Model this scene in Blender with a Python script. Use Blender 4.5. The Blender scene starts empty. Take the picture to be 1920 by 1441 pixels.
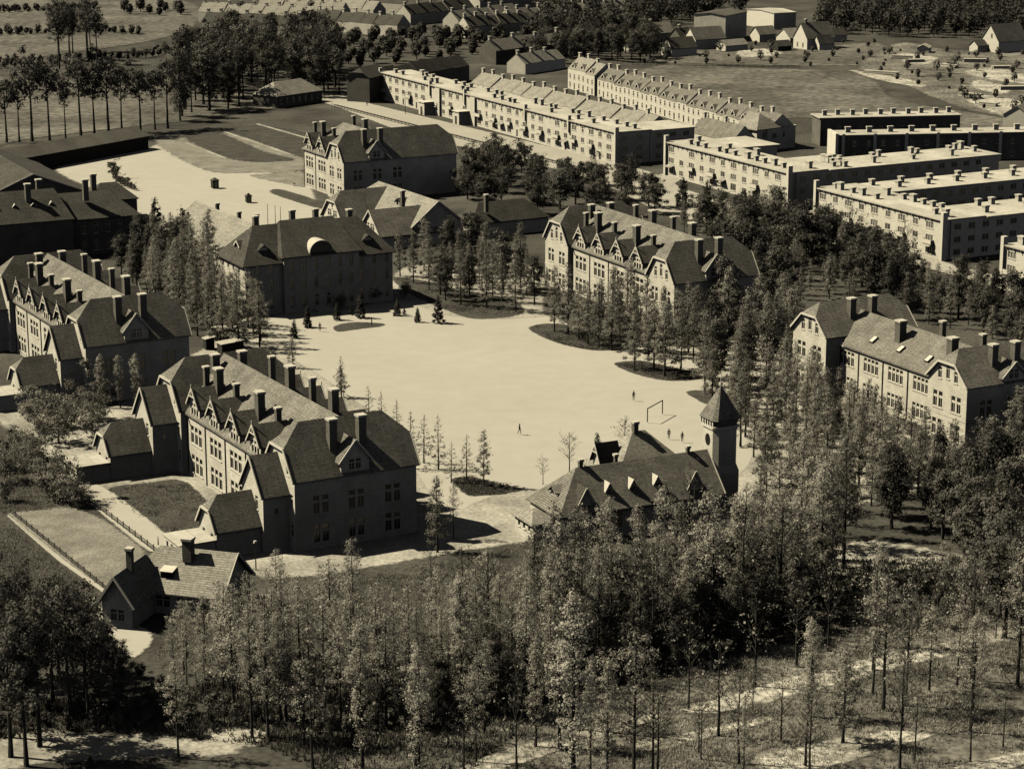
import bpy, math, random
import numpy as np
from mathutils import Vector, Matrix
from mathutils.geometry import tessellate_polygon

random.seed(7)
SC = bpy.context.scene
COL = SC.collection
R = math.radians

# ------------------------------------------------------------------ camera
CAM_H, CAM_F, PITCH = 111.0, 4400.0, math.atan((720.5 + 420.0) / 4400.0)
cd = bpy.data.cameras.new('camera')
cam = bpy.data.objects.new('camera', cd); COL.objects.link(cam)
cam.location = (0, 0, CAM_H)
cam.rotation_euler = (math.pi / 2 - PITCH, 0, 0)
cd.sensor_width = 36.0
cd.lens = 36.0 * CAM_F / 1920.0
cd.clip_start, cd.clip_end = 1.0, 9000.0
SC.camera = cam

# ------------------------------------------------------------------ sky, sun, exposure
SUN_EL = R(47)
w = bpy.data.worlds.new('World'); SC.world = w; w.use_nodes = True
nt = w.node_tree; nt.nodes.clear()
sky = nt.nodes.new('ShaderNodeTexSky'); sky.sky_type = 'NISHITA'; sky.sun_disc = False
sky.sun_elevation = SUN_EL; sky.sun_rotation = R(281)
sky.altitude = 1500; sky.air_density = .35; sky.dust_density = .4
bw = nt.nodes.new('ShaderNodeRGBToBW')
tn = nt.nodes.new('ShaderNodeMixRGB'); tn.blend_type = 'MULTIPLY'; tn.inputs[0].default_value = 1
tn.inputs[2].default_value = (.97, 1.02, 1.16, 1)
bg = nt.nodes.new('ShaderNodeBackground'); bg.inputs[1].default_value = 0.052
wo = nt.nodes.new('ShaderNodeOutputWorld')
nt.links.new(sky.outputs[0], bw.inputs[0]); nt.links.new(bw.outputs[0], tn.inputs[1])
nt.links.new(tn.outputs[0], bg.inputs[0]); nt.links.new(bg.outputs[0], wo.inputs[0])
sd = bpy.data.lights.new('sun', 'SUN'); sd.energy = 5.0; sd.angle = R(.55); sd.color = (1.0, .902, .675)
sun = bpy.data.objects.new('sun', sd); COL.objects.link(sun); sun.location = (-200, 300, 300)
sun.rotation_euler = Vector((math.cos(SUN_EL) * .98, -math.cos(SUN_EL) * .2, -math.sin(SUN_EL))).to_track_quat('-Z', 'Y').to_euler()
SC.view_settings.view_transform = 'Standard'; SC.view_settings.look = 'None'
SC.view_settings.exposure = 0.28; SC.view_settings.gamma = 1.0
SC.view_settings.use_curve_mapping = False
SC.cycles.max_bounces = 5; SC.cycles.diffuse_bounces = 0; SC.cycles.transparent_max_bounces = 12

# ------------------------------------------------------------------ ground points of the survey
def spot(px, py, z=0.0):
    """ground position (metres) of a surveyed point of the photograph"""
    u = (px - 960) / CAM_F; v = (py - 720.5) / CAM_F
    fw = math.cos(PITCH) - v * math.sin(PITCH); dn = math.sin(PITCH) + v * math.cos(PITCH)
    t = (CAM_H - z) / dn
    return Vector((u * t, fw * t, z))

# ------------------------------------------------------------------ materials
TM = (1.0, .955, .825)
def col(g): return (g * TM[0], g * TM[1], g * TM[2], 1)
MATS = {}
def mat(name, g, var=.2, scale=.6, rough=.9, fine=0.0, fscale=6.0, brick=None, spec=.2, translucent=0, rnd=0, bump=0):
    m = bpy.data.materials.new(name); m.use_nodes = True
    n, l = m.node_tree.nodes, m.node_tree.links
    b = n['Principled BSDF']; b.inputs['Roughness'].default_value = rough
    b.inputs['Specular IOR Level'].default_value = spec
    tc = n.new('ShaderNodeTexCoord')
    nz = n.new('ShaderNodeTexNoise'); nz.inputs['Scale'].default_value = scale; nz.inputs['Detail'].default_value = 5
    nz.inputs['Roughness'].default_value = .6
    l.new(tc.outputs['Object'], nz.inputs['Vector'])
    rp = n.new('ShaderNodeValToRGB'); rp.color_ramp.elements[0].position = .3; rp.color_ramp.elements[1].position = .7
    rp.color_ramp.elements[0].color = col(g * (1 - var)); rp.color_ramp.elements[1].color = col(min(.95, g * (1 + var)))
    l.new(nz.outputs['Fac'], rp.inputs[0])
    out = rp.outputs[0]
    def mul(a, fac_socket, lo, hi):
        mr = n.new('ShaderNodeMapRange'); mr.inputs['To Min'].default_value = lo; mr.inputs['To Max'].default_value = hi
        l.new(fac_socket, mr.inputs['Value'])
        mx = n.new('ShaderNodeMixRGB'); mx.blend_type = 'MULTIPLY'; mx.inputs[0].default_value = 1
        l.new(a, mx.inputs[1]); l.new(mr.outputs[0], mx.inputs[2]); return mx.outputs[0]
    if fine:
        n2 = n.new('ShaderNodeTexNoise'); n2.inputs['Scale'].default_value = fscale; n2.inputs['Detail'].default_value = 3
        l.new(tc.outputs['Object'], n2.inputs['Vector'])
        mr0 = n.new('ShaderNodeMapRange'); mr0.inputs['From Min'].default_value = .3; mr0.inputs['From Max'].default_value = .7
        l.new(n2.outputs['Fac'], mr0.inputs['Value'])
        out = mul(out, mr0.outputs[0], 1 - fine, 1 + fine)
    if brick:
        bt = n.new('ShaderNodeTexBrick'); bt.inputs['Scale'].default_value = 1
        bt.inputs['Brick Width'].default_value = brick[0]; bt.inputs['Row Height'].default_value = brick[1]
        bt.inputs['Mortar Size'].default_value = brick[2]; bt.inputs['Mortar Smooth'].default_value = .2
        k = brick[3]; bt.inputs['Color1'].default_value = (.88, .88, .88, 1); bt.inputs['Color2'].default_value = (1.12, 1.12, 1.12, 1)
        bt.inputs['Mortar'].default_value = (k, k, k, 1)
        l.new(tc.outputs['UV'], bt.inputs['Vector'])
        mx = n.new('ShaderNodeMixRGB'); mx.blend_type = 'MULTIPLY'; mx.inputs[0].default_value = 1
        l.new(out, mx.inputs[1]); l.new(bt.outputs['Color'], mx.inputs[2]); out = mx.outputs[0]
        if bump:
            bp = n.new('ShaderNodeBump'); bp.inputs['Strength'].default_value = bump; bp.inputs['Distance'].default_value = .05
            bp.invert = True
            l.new(bt.outputs['Fac'], bp.inputs['Height']); l.new(bp.outputs[0], b.inputs['Normal'])
    if rnd:
        oi = n.new('ShaderNodeObjectInfo'); out = mul(out, oi.outputs['Random'], 1 - rnd, 1 + rnd)
    l.new(out, b.inputs['Base Color'])
    if translucent:
        tr = n.new('ShaderNodeBsdfTranslucent'); l.new(out, tr.inputs['Color'])
        ms = n.new('ShaderNodeMixShader'); ms.inputs[0].default_value = translucent
        l.new(b.outputs[0], ms.inputs[1]); l.new(tr.outputs[0], ms.inputs[2])
        l.new(ms.outputs[0], n['Material Output'].inputs['Surface'])
    MATS[name] = m
    return m

M_GROUND = mat('earth', .07, .55, .05, fine=.35, fscale=1.2)
M_SAND = mat('sand', .45, .04, .035, fine=.035, fscale=.25)
M_TRACK = mat('scuffed_sand', .37, .12, .05, fine=.1, fscale=.4)
M_DUST = mat('trodden_sand', .36, .4, .10, fine=.3, fscale=1.5)
M_LAWN = mat('lawn', .065, .35, .25, fine=.5, fscale=3)
M_DRYLAWN = mat('dry_lawn', .23, .3, .2, fine=.35, fscale=3)
M_FIELD = mat('field', .125, .55, .03, fine=.5, fscale=.35)
M_ROUGH = mat('rough_ground', .15, .7, .07, fine=.6, fscale=.9)
M_STRAW = mat('dry_straw', .40, .5, .10, fine=.5, fscale=.8)
M_STREET = mat('street', .41, .08, .05, fine=.08, fscale=.8)
M_BRICK = mat('brick', .66, .16, .3, fine=.14, fscale=5, brick=(.45, .16, .02, .8), bump=.3)
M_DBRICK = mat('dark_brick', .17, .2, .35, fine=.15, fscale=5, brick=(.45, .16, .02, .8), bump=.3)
M_PALE = mat('pale_brick', .68, .08, .3, fine=.1, fscale=3, brick=(.6, .2, .02, .85))
M_STUCCO = mat('whitewash', .7, .08, .5, fine=.06, fscale=4)
M_TILE = mat('roof_tile', .23, .28, .3, fine=.25, fscale=2.2, brick=(2.2, .34, .06, .5), bump=.8, rough=.75)
M_TILE2 = mat('weathered_tile', .33, .18, .2, fine=.25, fscale=2, brick=(2.0, .36, .05, .62), bump=.6)
M_TILE3 = mat('dark_tile', .085, .25, .2, fine=.25, fscale=2, brick=(2.0, .36, .05, .62), bump=.6)
M_TAR = mat('gravel_roof', .50, .12, .12, fine=.12, fscale=1, brick=(9, 4.5, .07, .72))
M_TARD = mat('tar_roof', .10, .25, .15, fine=.15, fscale=2)
M_TRIM = mat('white_paint', .66, .08, .8)
M_CAP = mat('chimney_cap', .55, .12, 1.5)
M_GLASS = mat('glass', .022, .3, .4, rough=.18, spec=.5)
M_OVEREXP = mat('overexposed_pane_awning', .34, .5, .35, rough=.4)  # overexposure of the panes put in as pale colour; awning cloth shares it
M_DARKWOOD = mat('dark_wood', .045, .3, 1.5)
M_BARK = mat('bark', .055, .35, 3)
M_BARK2 = mat('pale_bark', .10, .35, 3)
M_LEAF = mat('spring_leaf', .27, .45, .7, translucent=.35, rnd=.25, rough=.7)
M_LEAFB = mat('pale_spring_leaf', .5, .35, .7, translucent=.42, rnd=.22, rough=.7)
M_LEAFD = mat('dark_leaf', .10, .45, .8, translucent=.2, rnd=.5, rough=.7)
M_NEEDLE = mat('needle', .05, .4, 1.2, translucent=.1, rnd=.25, rough=.7)
M_PINE = mat('pine_needle', .11, .45, .9, translucent=.15, rnd=.2, rough=.7)
M_GRASS = mat('dry_grass', .42, .5, .12, translucent=.3)
M_CLOTH = mat('dark_cloth', .03, .2, 3)
M_SKIN = mat('skin', .35, .1, 3)
M_METAL = mat('grey_metal', .12, .2, 2, rough=.5, spec=.4)

# ------------------------------------------------------------------ mesh helpers
class MB:
    def __init__(s): s.v = []; s.f = []; s.mi = []; s.M = Matrix.Identity(4)
    def poly(s, pts, mi=0):
        i = len(s.v)
        s.v.extend([s.M @ Vector(p) for p in pts]); s.f.append(list(range(i, i + len(pts)))); s.mi.append(mi)
    def box(s, x0, x1, y0, y1, z0, z1, mi=0, bottom=True):
        a = [(x0, y0, z0), (x1, y0, z0), (x1, y1, z0), (x0, y1, z0), (x0, y0, z1), (x1, y0, z1), (x1, y1, z1), (x0, y1, z1)]
        for q in ((4, 5, 6, 7), (0, 1, 5, 4), (1, 2, 6, 5), (2, 3, 7, 6), (3, 0, 4, 7)) + (((3, 2, 1, 0),) if bottom else ()):
            s.poly([a[k] for k in q], mi)
    def slab(s, pts, th, mi=0):
        p = [Vector(q) for q in pts]
        n = (p[1] - p[0]).cross(p[2] - p[0]).normalized()
        if n.z < 0: p.reverse(); n = -n
        q = [a - Vector((0, 0, th)) for a in p]
        s.poly(p, mi); s.poly(list(reversed(q)), mi)
        for i in range(len(p)):
            j = (i + 1) % len(p); s.poly([p[i], q[i], q[j], p[j]], mi)
    def bar(s, p, q, wd, ht, mi=0):
        p = Vector(p); q = Vector(q); d = (q - p).normalized()
        sd_ = d.cross(Vector((0, 0, 1)))
        if sd_.length < 1e-3: sd_ = Vector((1, 0, 0))
        sd_ = sd_.normalized() * wd / 2; up = sd_.cross(d).normalized() * ht / 2
        c = [sd_ + up, -sd_ + up, -sd_ - up, sd_ - up]
        a = [p + k for k in c]; b = [q + k for k in c]
        s.poly(list(reversed(a)), mi); s.poly(b, mi)
        for i in range(4):
            j = (i + 1) % 4; s.poly([a[i], a[j], b[j], b[i]], mi)
    def tube(s, pts, rad, n=6, mi=0, cap=True):
        rings = []
        for k, p in enumerate(pts):
            p = Vector(p); a = Vector(pts[max(0, k - 1)]); b = Vector(pts[min(len(pts) - 1, k + 1)])
            d = (b - a).normalized(); x = d.cross(Vector((0, 1, .3))).normalized(); y = d.cross(x)
            r = rad[k] if hasattr(rad, '__len__') else rad
            rings.append([p + (x * math.cos(t) + y * math.sin(t)) * r for t in [2 * math.pi * i / n for i in range(n)]])
        for k in range(len(rings) - 1):
            for i in range(n):
                j = (i + 1) % n; s.poly([rings[k][i], rings[k][j], rings[k + 1][j], rings[k + 1][i]], mi)
        if cap: s.poly(rings[-1], mi)
    def wall(s, F, outer, holes, depth=.22, mi=0):
        """F maps (s, out, z) to a point; outer [(s,z)], holes [(s0,z0,s1,z1)]"""
        loops = [[Vector((a, b, 0)) for a, b in outer]]
        for h in holes:
            loops.append([Vector(q) for q in ((h[0], h[1], 0), (h[0], h[3], 0), (h[2], h[3], 0), (h[2], h[1], 0))])
        flat = [v for lp in loops for v in lp]
        for t in tessellate_polygon(loops):
            a, b, c = (flat[k] for k in t)
            if (b - a).cross(c - a).z < 0: b, c = c, b
            s.poly([F(q.x, 0, q.y) for q in (a, b, c)], mi)
        for (a, z0, b, z1) in holes:
            P = [(a, z0), (b, z0), (b, z1), (a, z1)]
            for i in range(4):
                p, q = P[i], P[(i + 1) % 4]
                s.poly([F(p[0], 0, p[1]), F(q[0], 0, q[1]), F(q[0], -depth, q[1]), F(p[0], -depth, p[1])], mi)
    def mesh(s, name, mats):
        me = bpy.data.meshes.new(name)
        me.from_pydata([tuple(v) for v in s.v], [], s.f)
        for m in mats if isinstance(mats, (list, tuple)) else [mats]: me.materials.append(m)
        if any(s.mi): me.polygons.foreach_set('material_index', s.mi)
        uv = me.uv_layers.new(name='UVMap'); data = np.zeros((len(me.loops), 2), np.float32)
        for p in me.polygons:
            nrm = p.normal
            if abs(nrm.z) > .97: t = Vector((1, 0, 0)); b = Vector((0, 1, 0))
            else:
                t = Vector((0, 0, 1)).cross(nrm).normalized(); b = nrm.cross(t)
            for li in p.loop_indices:
                c = me.vertices[me.loops[li].vertex_index].co
                data[li] = (c.dot(t), c.dot(b))
        uv.data.foreach_set('uv', data.ravel())
        me.update()
        return me
    def build(s, name, mats, parent=None):
        return link(name, s.mesh(name, mats), parent)

def link(name, data, parent=None, mtx=None):
    o = bpy.data.objects.new(name, data); COL.objects.link(o)
    if parent is not None: o.parent = parent
    if mtx is not None: o.matrix_local = mtx
    return o
def tag(o, label=None, cat=None, group=None, kind=None):
    if label: o['label'] = label
    if cat: o['category'] = cat
    if group: o['group'] = group
    if kind: o['kind'] = kind
    return o
def thing(name, loc, rz, label, cat, group=None):
    o = link(name, None); o.location = loc; o.rotation_euler = (0, 0, R(rz)); o.empty_display_size = .5
    return tag(o, label, cat, group)
def frame_at(x, y, z=0, rot=0):
    return Matrix.Translation((x, y, z)) @ Matrix.Rotation(R(rot), 4, 'Z')

WIN = {}
def window_mesh(wd, ht, cols, mull, transom, glass):
    key = (wd, ht, cols, mull, transom, glass)
    if key not in WIN:
        m = MB(); fr = .09
        m.box(-wd / 2 - .1, wd / 2 + .1, -.12, .02, -.14, 0)                       # sill
        m.box(-wd / 2, -wd / 2 + fr, .06, .16, 0, ht); m.box(wd / 2 - fr, wd / 2, .06, .16, 0, ht)
        m.box(-wd / 2 + fr, wd / 2 - fr, .06, .16, 0, fr); m.box(-wd / 2 + fr, wd / 2 - fr, .06, .16, ht - fr, ht)
        lw = (wd - 2 * fr - mull * (cols - 1)) / cols
        for k in range(1, cols):
            x = -wd / 2 + fr + k * lw + (k - 1) * mull
            m.box(x, x + mull, .03, .16, fr, ht - fr)
        for k in range(cols):
            x = -wd / 2 + fr + k * (lw + mull)
            if transom: m.box(x, x + lw, .075, .15, ht * transom, ht * transom + (.4 if wd > 2.4 else .16))
            if lw > .8: m.box(x + lw / 2 - .03, x + lw / 2 + .03, .08, .14, fr, ht * (transom or 1) - (0 if transom else fr))
        p = MB(); p.poly([(-wd / 2, .18, 0), (wd / 2, .18, 0), (wd / 2, .18, ht), (-wd / 2, .18, ht)])
        WIN[key] = (m.mesh('window', M_TRIM), p.mesh('pane', {'d': M_GLASS, 'c': M_OVEREXP}[glass]))
    return WIN[key]
# kind: width, height, lights, mullion, transom, glass
KINDS = {'tri': (4.7, 3.0, 3, .5, .58, 'd'), 'tri_s': (3.0, 2.3, 3, .3, .6, 'd'), 'duo': (2.6, 2.9, 2, .45, .58, 'd'), 'duo_s': (2.1, 1.7, 2, .25, .6, 'd'),
         'one': (1.05, 2.0, 1, .1, .66, 'd'), 'one_t': (1.0, 2.6, 1, .1, .66, 'd'), 'quad': (4.4, 2.6, 4, .3, .62, 'd'), 'sm': (.8, 1.0, 1, .1, 0, 'd'),
         'apt': (2.0, 1.5, 2, .12, 0, 'c'), 'apt3': (2.8, 1.5, 3, .12, 0, 'c'), 'aptd': (2.0, 1.5, 2, .12, 0, 'd'), 'bay': (2.6, 1.9, 3, .12, 0, 'd'),
         'far': (1.1, 1.7, 1, .1, .6, 'd'), 'door': (1.1, 2.3, 1, .1, 0, 'd'), 'gate': (2.6, 3.0, 2, .1, 0, 'd')}
FACES = {'y0': 0, 'x1': 90, 'y1': 180, 'x0': -90}

def add_window(parent, Mx, kind, sub=True):
    k = KINDS[kind]; wm, pm = window_mesh(*k)
    o = link('door' if kind in ('door', 'gate') else 'window', wm, parent, Mx)
    link('pane', pm, o)
    return o

def block(T, ox, oy, rot, wd, dp, ze, zr, e0='gable', e1='gable', hz=None, kh=.9, ov=.4, wins=None, mw=M_BRICK, mr=M_TILE, zb=0, barge=True, flat=False, roof=True, names=('wall', 'roof')):
    """gabled, half-hipped or hipped block; ridge along its own y axis, x across, y0 face at (ox, oy)"""
    wins = wins or {}; B = frame_at(ox, oy, 0, rot); hw2 = wd / 2
    mb = MB(); mb.M = B
    k = (zr - ze) / hw2; hzz = hz if hz is not None else (zr + ze) / 2
    for fc, ang in FACES.items():
        if fc in ('y0', 'y1'):
            F0 = frame_at(0, 0 if fc == 'y0' else dp, 0, ang); half = hw2
            e = e0 if fc == 'y0' else e1
            outer = [(-hw2, zb), (hw2, zb), (hw2, ze)]
            if not flat and roof:
                if e == 'gable': outer += [(0, zr - .02)]
                elif e == 'half': hh = (zr - hzz) / k; outer += [(hh, hzz - .02), (-hh, hzz - .02)]
            outer += [(-hw2, ze)]
        else:
            F0 = frame_at(hw2 if fc == 'x1' else -hw2, 0 if fc == 'x1' else dp, 0, ang); half = None
            outer = [(0, zb), (dp, zb), (dp, ze), (0, ze)]
        F = lambda s_, o_, z_, F0=F0: F0 @ Vector((s_, -o_, z_))
        holes = []
        for (s_, z_, kd) in wins.get(fc, []):
            if fc == 'y1': s_ = -s_
            if fc == 'x0': s_ = dp - s_
            kk = KINDS[kd]; holes.append((s_ - kk[0] / 2, z_, s_ + kk[0] / 2, z_ + kk[1]))
            add_window(T, B @ F0 @ Matrix.Translation((s_, 0, z_)), kd)
        mb.wall(F, outer, holes)
    wall = mb.build(names[0], mw, T)
    if flat or not roof: return wall
    rf = MB(); rf.M = B; th = .22
    def ends(e, y, sg):
        # returns hip corner y, ridge y, hip z
        if e == 'gable': return None, y - sg * ov
        if e == 'half': return hzz, y + sg * ((zr - hzz) / kh - ov)
        return ze - k * ov, y + sg * ((zr - ze) / kh)
    h0, r0 = ends(e0, 0, 1); h1, r1 = ends(e1, dp, -1)
    zl = ze - k * ov; xl = hw2 + ov
    for sg in (1, -1):
        p = [(sg * xl, -ov, zl), (sg * xl, dp + ov, zl)]
        if e1 == 'half': p.append((sg * (zr - h1) / k, dp + ov, h1))
        p.append((0, r1, zr)); p.append((0, r0, zr))
        if e0 == 'half': p.append((sg * (zr - h0) / k, -ov, h0))
        rf.slab(p, th)
    for e, h, y, r_ in ((e0, h0, -ov, r0), (e1, h1, dp + ov, r1)):
        if e == 'gable': continue
        hx = (zr - h) / k if e == 'half' else xl
        rf.slab([(-hx, y, h), (hx, y, h), (0, r_, zr)], th)
    roof_o = rf.build(names[1], mr, T)
    if barge:
        def board(p, q):
            bb = MB(); bb.M = B; bb.bar(p, q, .14, .34); bb.build('bargeboard', M_TRIM, T)
        for e, h, y in ((e0, h0, -ov - .06), (e1, h1, dp + ov + .06)):
            if e == 'hip': continue
            for sg in (1, -1):
                if e == 'gable': board((sg * xl, y, zl - .1), (0, y, zr - .1))
                else: board((sg * xl, y, zl - .1), (sg * (zr - h) / k, y, h - .1))
            if e == 'half': board((-(zr - h) / k, y, h - .1), ((zr - h) / k, y, h - .1))
    return wall

CHM = {}
def chimney(T, x, y, zt, zb, wx=.95, wy=.95, rot=0, mats=(M_DBRICK, M_CAP), name='chimney'):
    key = (round(zt - zb, 1), wx, wy, mats[0].name)
    if key not in CHM:
        h = key[0]; m = MB()
        m.box(-wx / 2, wx / 2, -wy / 2, wy / 2, 0, h - .5, 0, False)
        m.box(-wx / 2 - .07, wx / 2 + .07, -wy / 2 - .07, wy / 2 + .07, h - .5, h - .32, 0)
        m.box(-wx / 2 - .13, wx / 2 + .13, -wy / 2 - .13, wy / 2 + .13, h - .32, h, 1)
        CHM[key] = m.mesh('chimney', list(mats))
    return link(name, CHM[key], T, frame_at(x, y, zb, rot))

# ------------------------------------------------------------------ ground sheets
def smooth(pts, n=6, closed=True):
    out = []; N = len(pts)
    for i in range(N):
        p0, p1, p2, p3 = (Vector(pts[(i + j) % N]) for j in (-1, 0, 1, 2))
        for k in range(n):
            t = k / n
            out.append(.5 * ((2 * p1) + (p2 - p0) * t + (2 * p0 - 5 * p1 + 4 * p2 - p3) * t * t + (3 * p1 - p0 - 3 * p2 + p3) * t ** 3))
    return out
LEVEL = [0.004]
SOFT = {}
def soft_mat(m):
    """copy of a ground material whose rim breaks up into the ground beneath (the 'rim' attribute is 0 at the edge)"""
    if m.name not in SOFT:
        c = m.copy(); c.name = m.name + '_ragged'; n, l = c.node_tree.nodes, c.node_tree.links
        at = n.new('ShaderNodeAttribute'); at.attribute_name = 'rim'
        tc = n.new('ShaderNodeTexCoord'); nz = n.new('ShaderNodeTexNoise'); nz.inputs['Scale'].default_value = .55; nz.inputs['Detail'].default_value = 6
        nz.inputs['Roughness'].default_value = .7
        l.new(tc.outputs['Object'], nz.inputs['Vector'])
        ad = n.new('ShaderNodeMath'); ad.operation = 'ADD'; l.new(at.outputs['Fac'], ad.inputs[0]); l.new(nz.outputs['Fac'], ad.inputs[1])
        mr = n.new('ShaderNodeMapRange'); mr.inputs['From Min'].default_value = .82; mr.inputs['From Max'].default_value = 1.06; l.new(ad.outputs[0], mr.inputs['Value'])
        tr = n.new('ShaderNodeBsdfTransparent'); mx = n.new('ShaderNodeMixShader')
        l.new(mr.outputs[0], mx.inputs[0]); l.new(tr.outputs[0], mx.inputs[1]); l.new(n['Principled BSDF'].outputs[0], mx.inputs[2])
        l.new(mx.outputs[0], n['Material Output'].inputs['Surface'])
        SOFT[m.name] = c
    return SOFT[m.name]
def sheet(name, px, m, curved=True, wob=.0, z=None, soft=1.0):
    LEVEL[0] += .004
    z = LEVEL[0] if z is None else z
    pts = [spot(*p) for p in px]; pts = [Vector((p.x, p.y, 0)) for p in pts]
    if curved: pts = smooth(pts, 6)
    if sum(p.x * q.y - q.x * p.y for p, q in zip(pts, pts[1:] + pts[:1])) < 0: pts.reverse()
    N = len(pts); inner = []
    ar = abs(sum(p.x * q.y - q.x * p.y for p, q in zip(pts, pts[1:] + pts[:1]))) / 2
    soft = min(soft, .8 * ar / sum((q - p).length for p, q in zip(pts, pts[1:] + pts[:1])))
    for i in range(N):
        d = pts[(i + 1) % N] - pts[i - 1]; d = d.normalized() if d.length > 1e-6 else Vector((1, 0, 0))
        inner.append(pts[i] + Vector((-d.y, d.x, 0)) * soft)
    outer = [p - (q - p) * .3 for p, q in zip(pts, inner)]
    mb = MB(); rim = []
    for i in range(N):
        j = (i + 1) % N
        dz = .0015 * ((i * 7) % N) / N; mb.poly([(p.x, p.y, z + dz) for p in (outer[i], outer[j], inner[j], inner[i])]); rim += [0, 0, 1, 1]
    for t in tessellate_polygon([inner]):
        a, b, c = (inner[k] for k in t)
        if (b - a).cross(c - a).z < 0: b, c = c, b
        mb.poly([(q.x, q.y, z + .002) for q in (a, b, c)]); rim += [1, 1, 1]
    o = mb.build(name, soft_mat(m))
    o.data.attributes.new('rim', 'FLOAT', 'POINT').data.foreach_set('value', rim)
    return tag(o, kind='structure')

g = MB(); N = 24
for i in range(N):
    for j in range(N):
        x0, x1 = -2600 + i * 5200 / N, -2600 + (i + 1) * 5200 / N
        y0, y1 = -600 + j * 6000 / N, -600 + (j + 1) * 6000 / N
        g.poly([(x0, y0, 0), (x1, y0, 0), (x1, y1, 0), (x0, y1, 0)])
tag(g.build('ground', M_GROUND), kind='structure')

# compound ground round the barracks, then everything that lies on it
sheet('barracks_yard', [(470, 590), (560, 580), (700, 565), (740, 510), (800, 495), (1010, 500), (1040, 600), (1290, 650), (1500, 620), (1700, 800), (1760, 900), (1560, 960), (1400, 1000), (1150, 1000), (900, 1030), (600, 1080), (470, 1080), (420, 1040), (330, 1010), (160, 910), (0, 800), (0, 760), (180, 770), (300, 700), (380, 650)], M_DUST, soft=2.3)
sheet('parade_ground', [(505, 596), (560, 583), (650, 575), (760, 567), (830, 588), (900, 598), (985, 596), (1040, 592), (1060, 604), (1180, 640), (1290, 672), (1400, 700), (1420, 790), (1400, 880), (1300, 905), (1000, 918), (900, 940), (850, 965), (800, 920), (720, 800), (620, 720), (540, 670), (500, 640)], M_SAND, soft=1.1)
sheet('upper_yard', [(100, 318), (170, 300), (280, 275), (300, 262), (360, 270), (440, 310), (570, 335), (600, 380), (640, 420), (560, 450), (330, 470), (250, 400), (180, 360)], M_SAND, soft=2.8)
sheet('garden_plot', [(285, 268), (320, 250), (420, 248), (560, 285), (575, 318), (480, 325), (380, 320)], M_DRYLAWN, soft=5.0)
sheet('lawn_plot', [(330, 250), (400, 243), (500, 283), (560, 300), (470, 305), (400, 290)], M_LAWN, soft=5.0)
sheet('lawn_plot', [(430, 243), (480, 236), (580, 250), (600, 290), (560, 295), (500, 275)], M_LAWN, soft=5.0)
sheet('lawn_plot', [(505, 362), (530, 355), (610, 380), (618, 390), (590, 390)], M_LAWN, soft=5.0)
sheet('lawn_plot', [(465, 330), (500, 325), (570, 320), (572, 350), (530, 345)], M_DRYLAWN, soft=5.0)
for a, b in (((345, 268), (420, 298)), ((415, 247), (540, 290)), ((478, 233), (590, 265))):
    (x0, y0), (x1, y1) = a, b
    sheet('garden_path', [(x0, y0), (x0 + 8, y0 - 1), (x1 + 8, y1 - 1), (x1, y1)], M_DUST, curved=False)
sheet('lawn', [(735, 520), (790, 525), (870, 545), (960, 560), (985, 585), (940, 597), (880, 597), (830, 580), (760, 548)], M_LAWN, soft=1.6)
sheet('lawn_island', [(990, 614), (1030, 606), (1095, 614), (1150, 630), (1185, 645), (1180, 656), (1110, 657), (1050, 645), (1010, 630)], M_LAWN, soft=1.1)
sheet('lawn_island', [(1150, 682), (1200, 676), (1260, 688), (1310, 700), (1310, 712), (1250, 714), (1190, 702)], M_LAWN, soft=1.1)
sheet('lawn_island', [(1285, 737), (1320, 731), (1370, 740), (1410, 757), (1400, 775), (1340, 765)], M_LAWN, soft=1.1)
sheet('lawn_island', [(845, 898), (880, 893), (930, 905), (985, 917), (940, 927), (880, 930), (855, 915)], M_LAWN, soft=1.3)
sheet('flower_bed', [(625, 612), (660, 604), (715, 606), (720, 611), (670, 618), (632, 622)], M_LAWN, soft=0.8)
sheet('drill_lawn', [(198, 918), (270, 905), (345, 900), (400, 950), (440, 1000), (400, 1015), (330, 1020), (250, 960)], M_LAWN, soft=1.3)
sheet('cottage_path', [(145, 920), (200, 915), (345, 1030), (300, 1035), (260, 1022)], M_SAND, soft=0.8)
sheet('pale_meadow', [(10, 965), (60, 955), (160, 955), (280, 1040), (230, 1105), (200, 1115), (110, 1050)], M_DRYLAWN, soft=1.8)
sheet('edge_path', [(12, 968), (18, 966), (120, 1049), (212, 1115), (204, 1120), (108, 1052)], M_SAND, curved=False)
sheet('cottage_forecourt', [(160, 1120), (215, 1150), (290, 1190), (250, 1235), (200, 1190)], M_SAND, soft=1.8)
sheet('sandy_track', [(-20, 1390), (80, 1365), (200, 1375), (330, 1365), (470, 1362), (510, 1370), (500, 1395), (420, 1420), (330, 1425), (200, 1430), (80, 1436), (-20, 1450)], M_DUST, soft=4.3)
sheet('clearing', [(1520, 1065), (1560, 1025), (1640, 1010), (1760, 1030), (1830, 1050), (1760, 1070), (1640, 1075), (1560, 1085)], M_SAND, soft=4.3)
sheet('clearing', [(1150, 1180), (1200, 1168), (1290, 1172), (1330, 1185), (1260, 1200), (1180, 1205)], M_DUST, soft=3.3)
sheet('rough_meadow', [(560, 1480), (700, 1400), (1000, 1330), (1300, 1260), (1600, 1180), (1960, 1090), (1990, 1500), (1200, 1520)], M_ROUGH, z=.003, soft=8)
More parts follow.
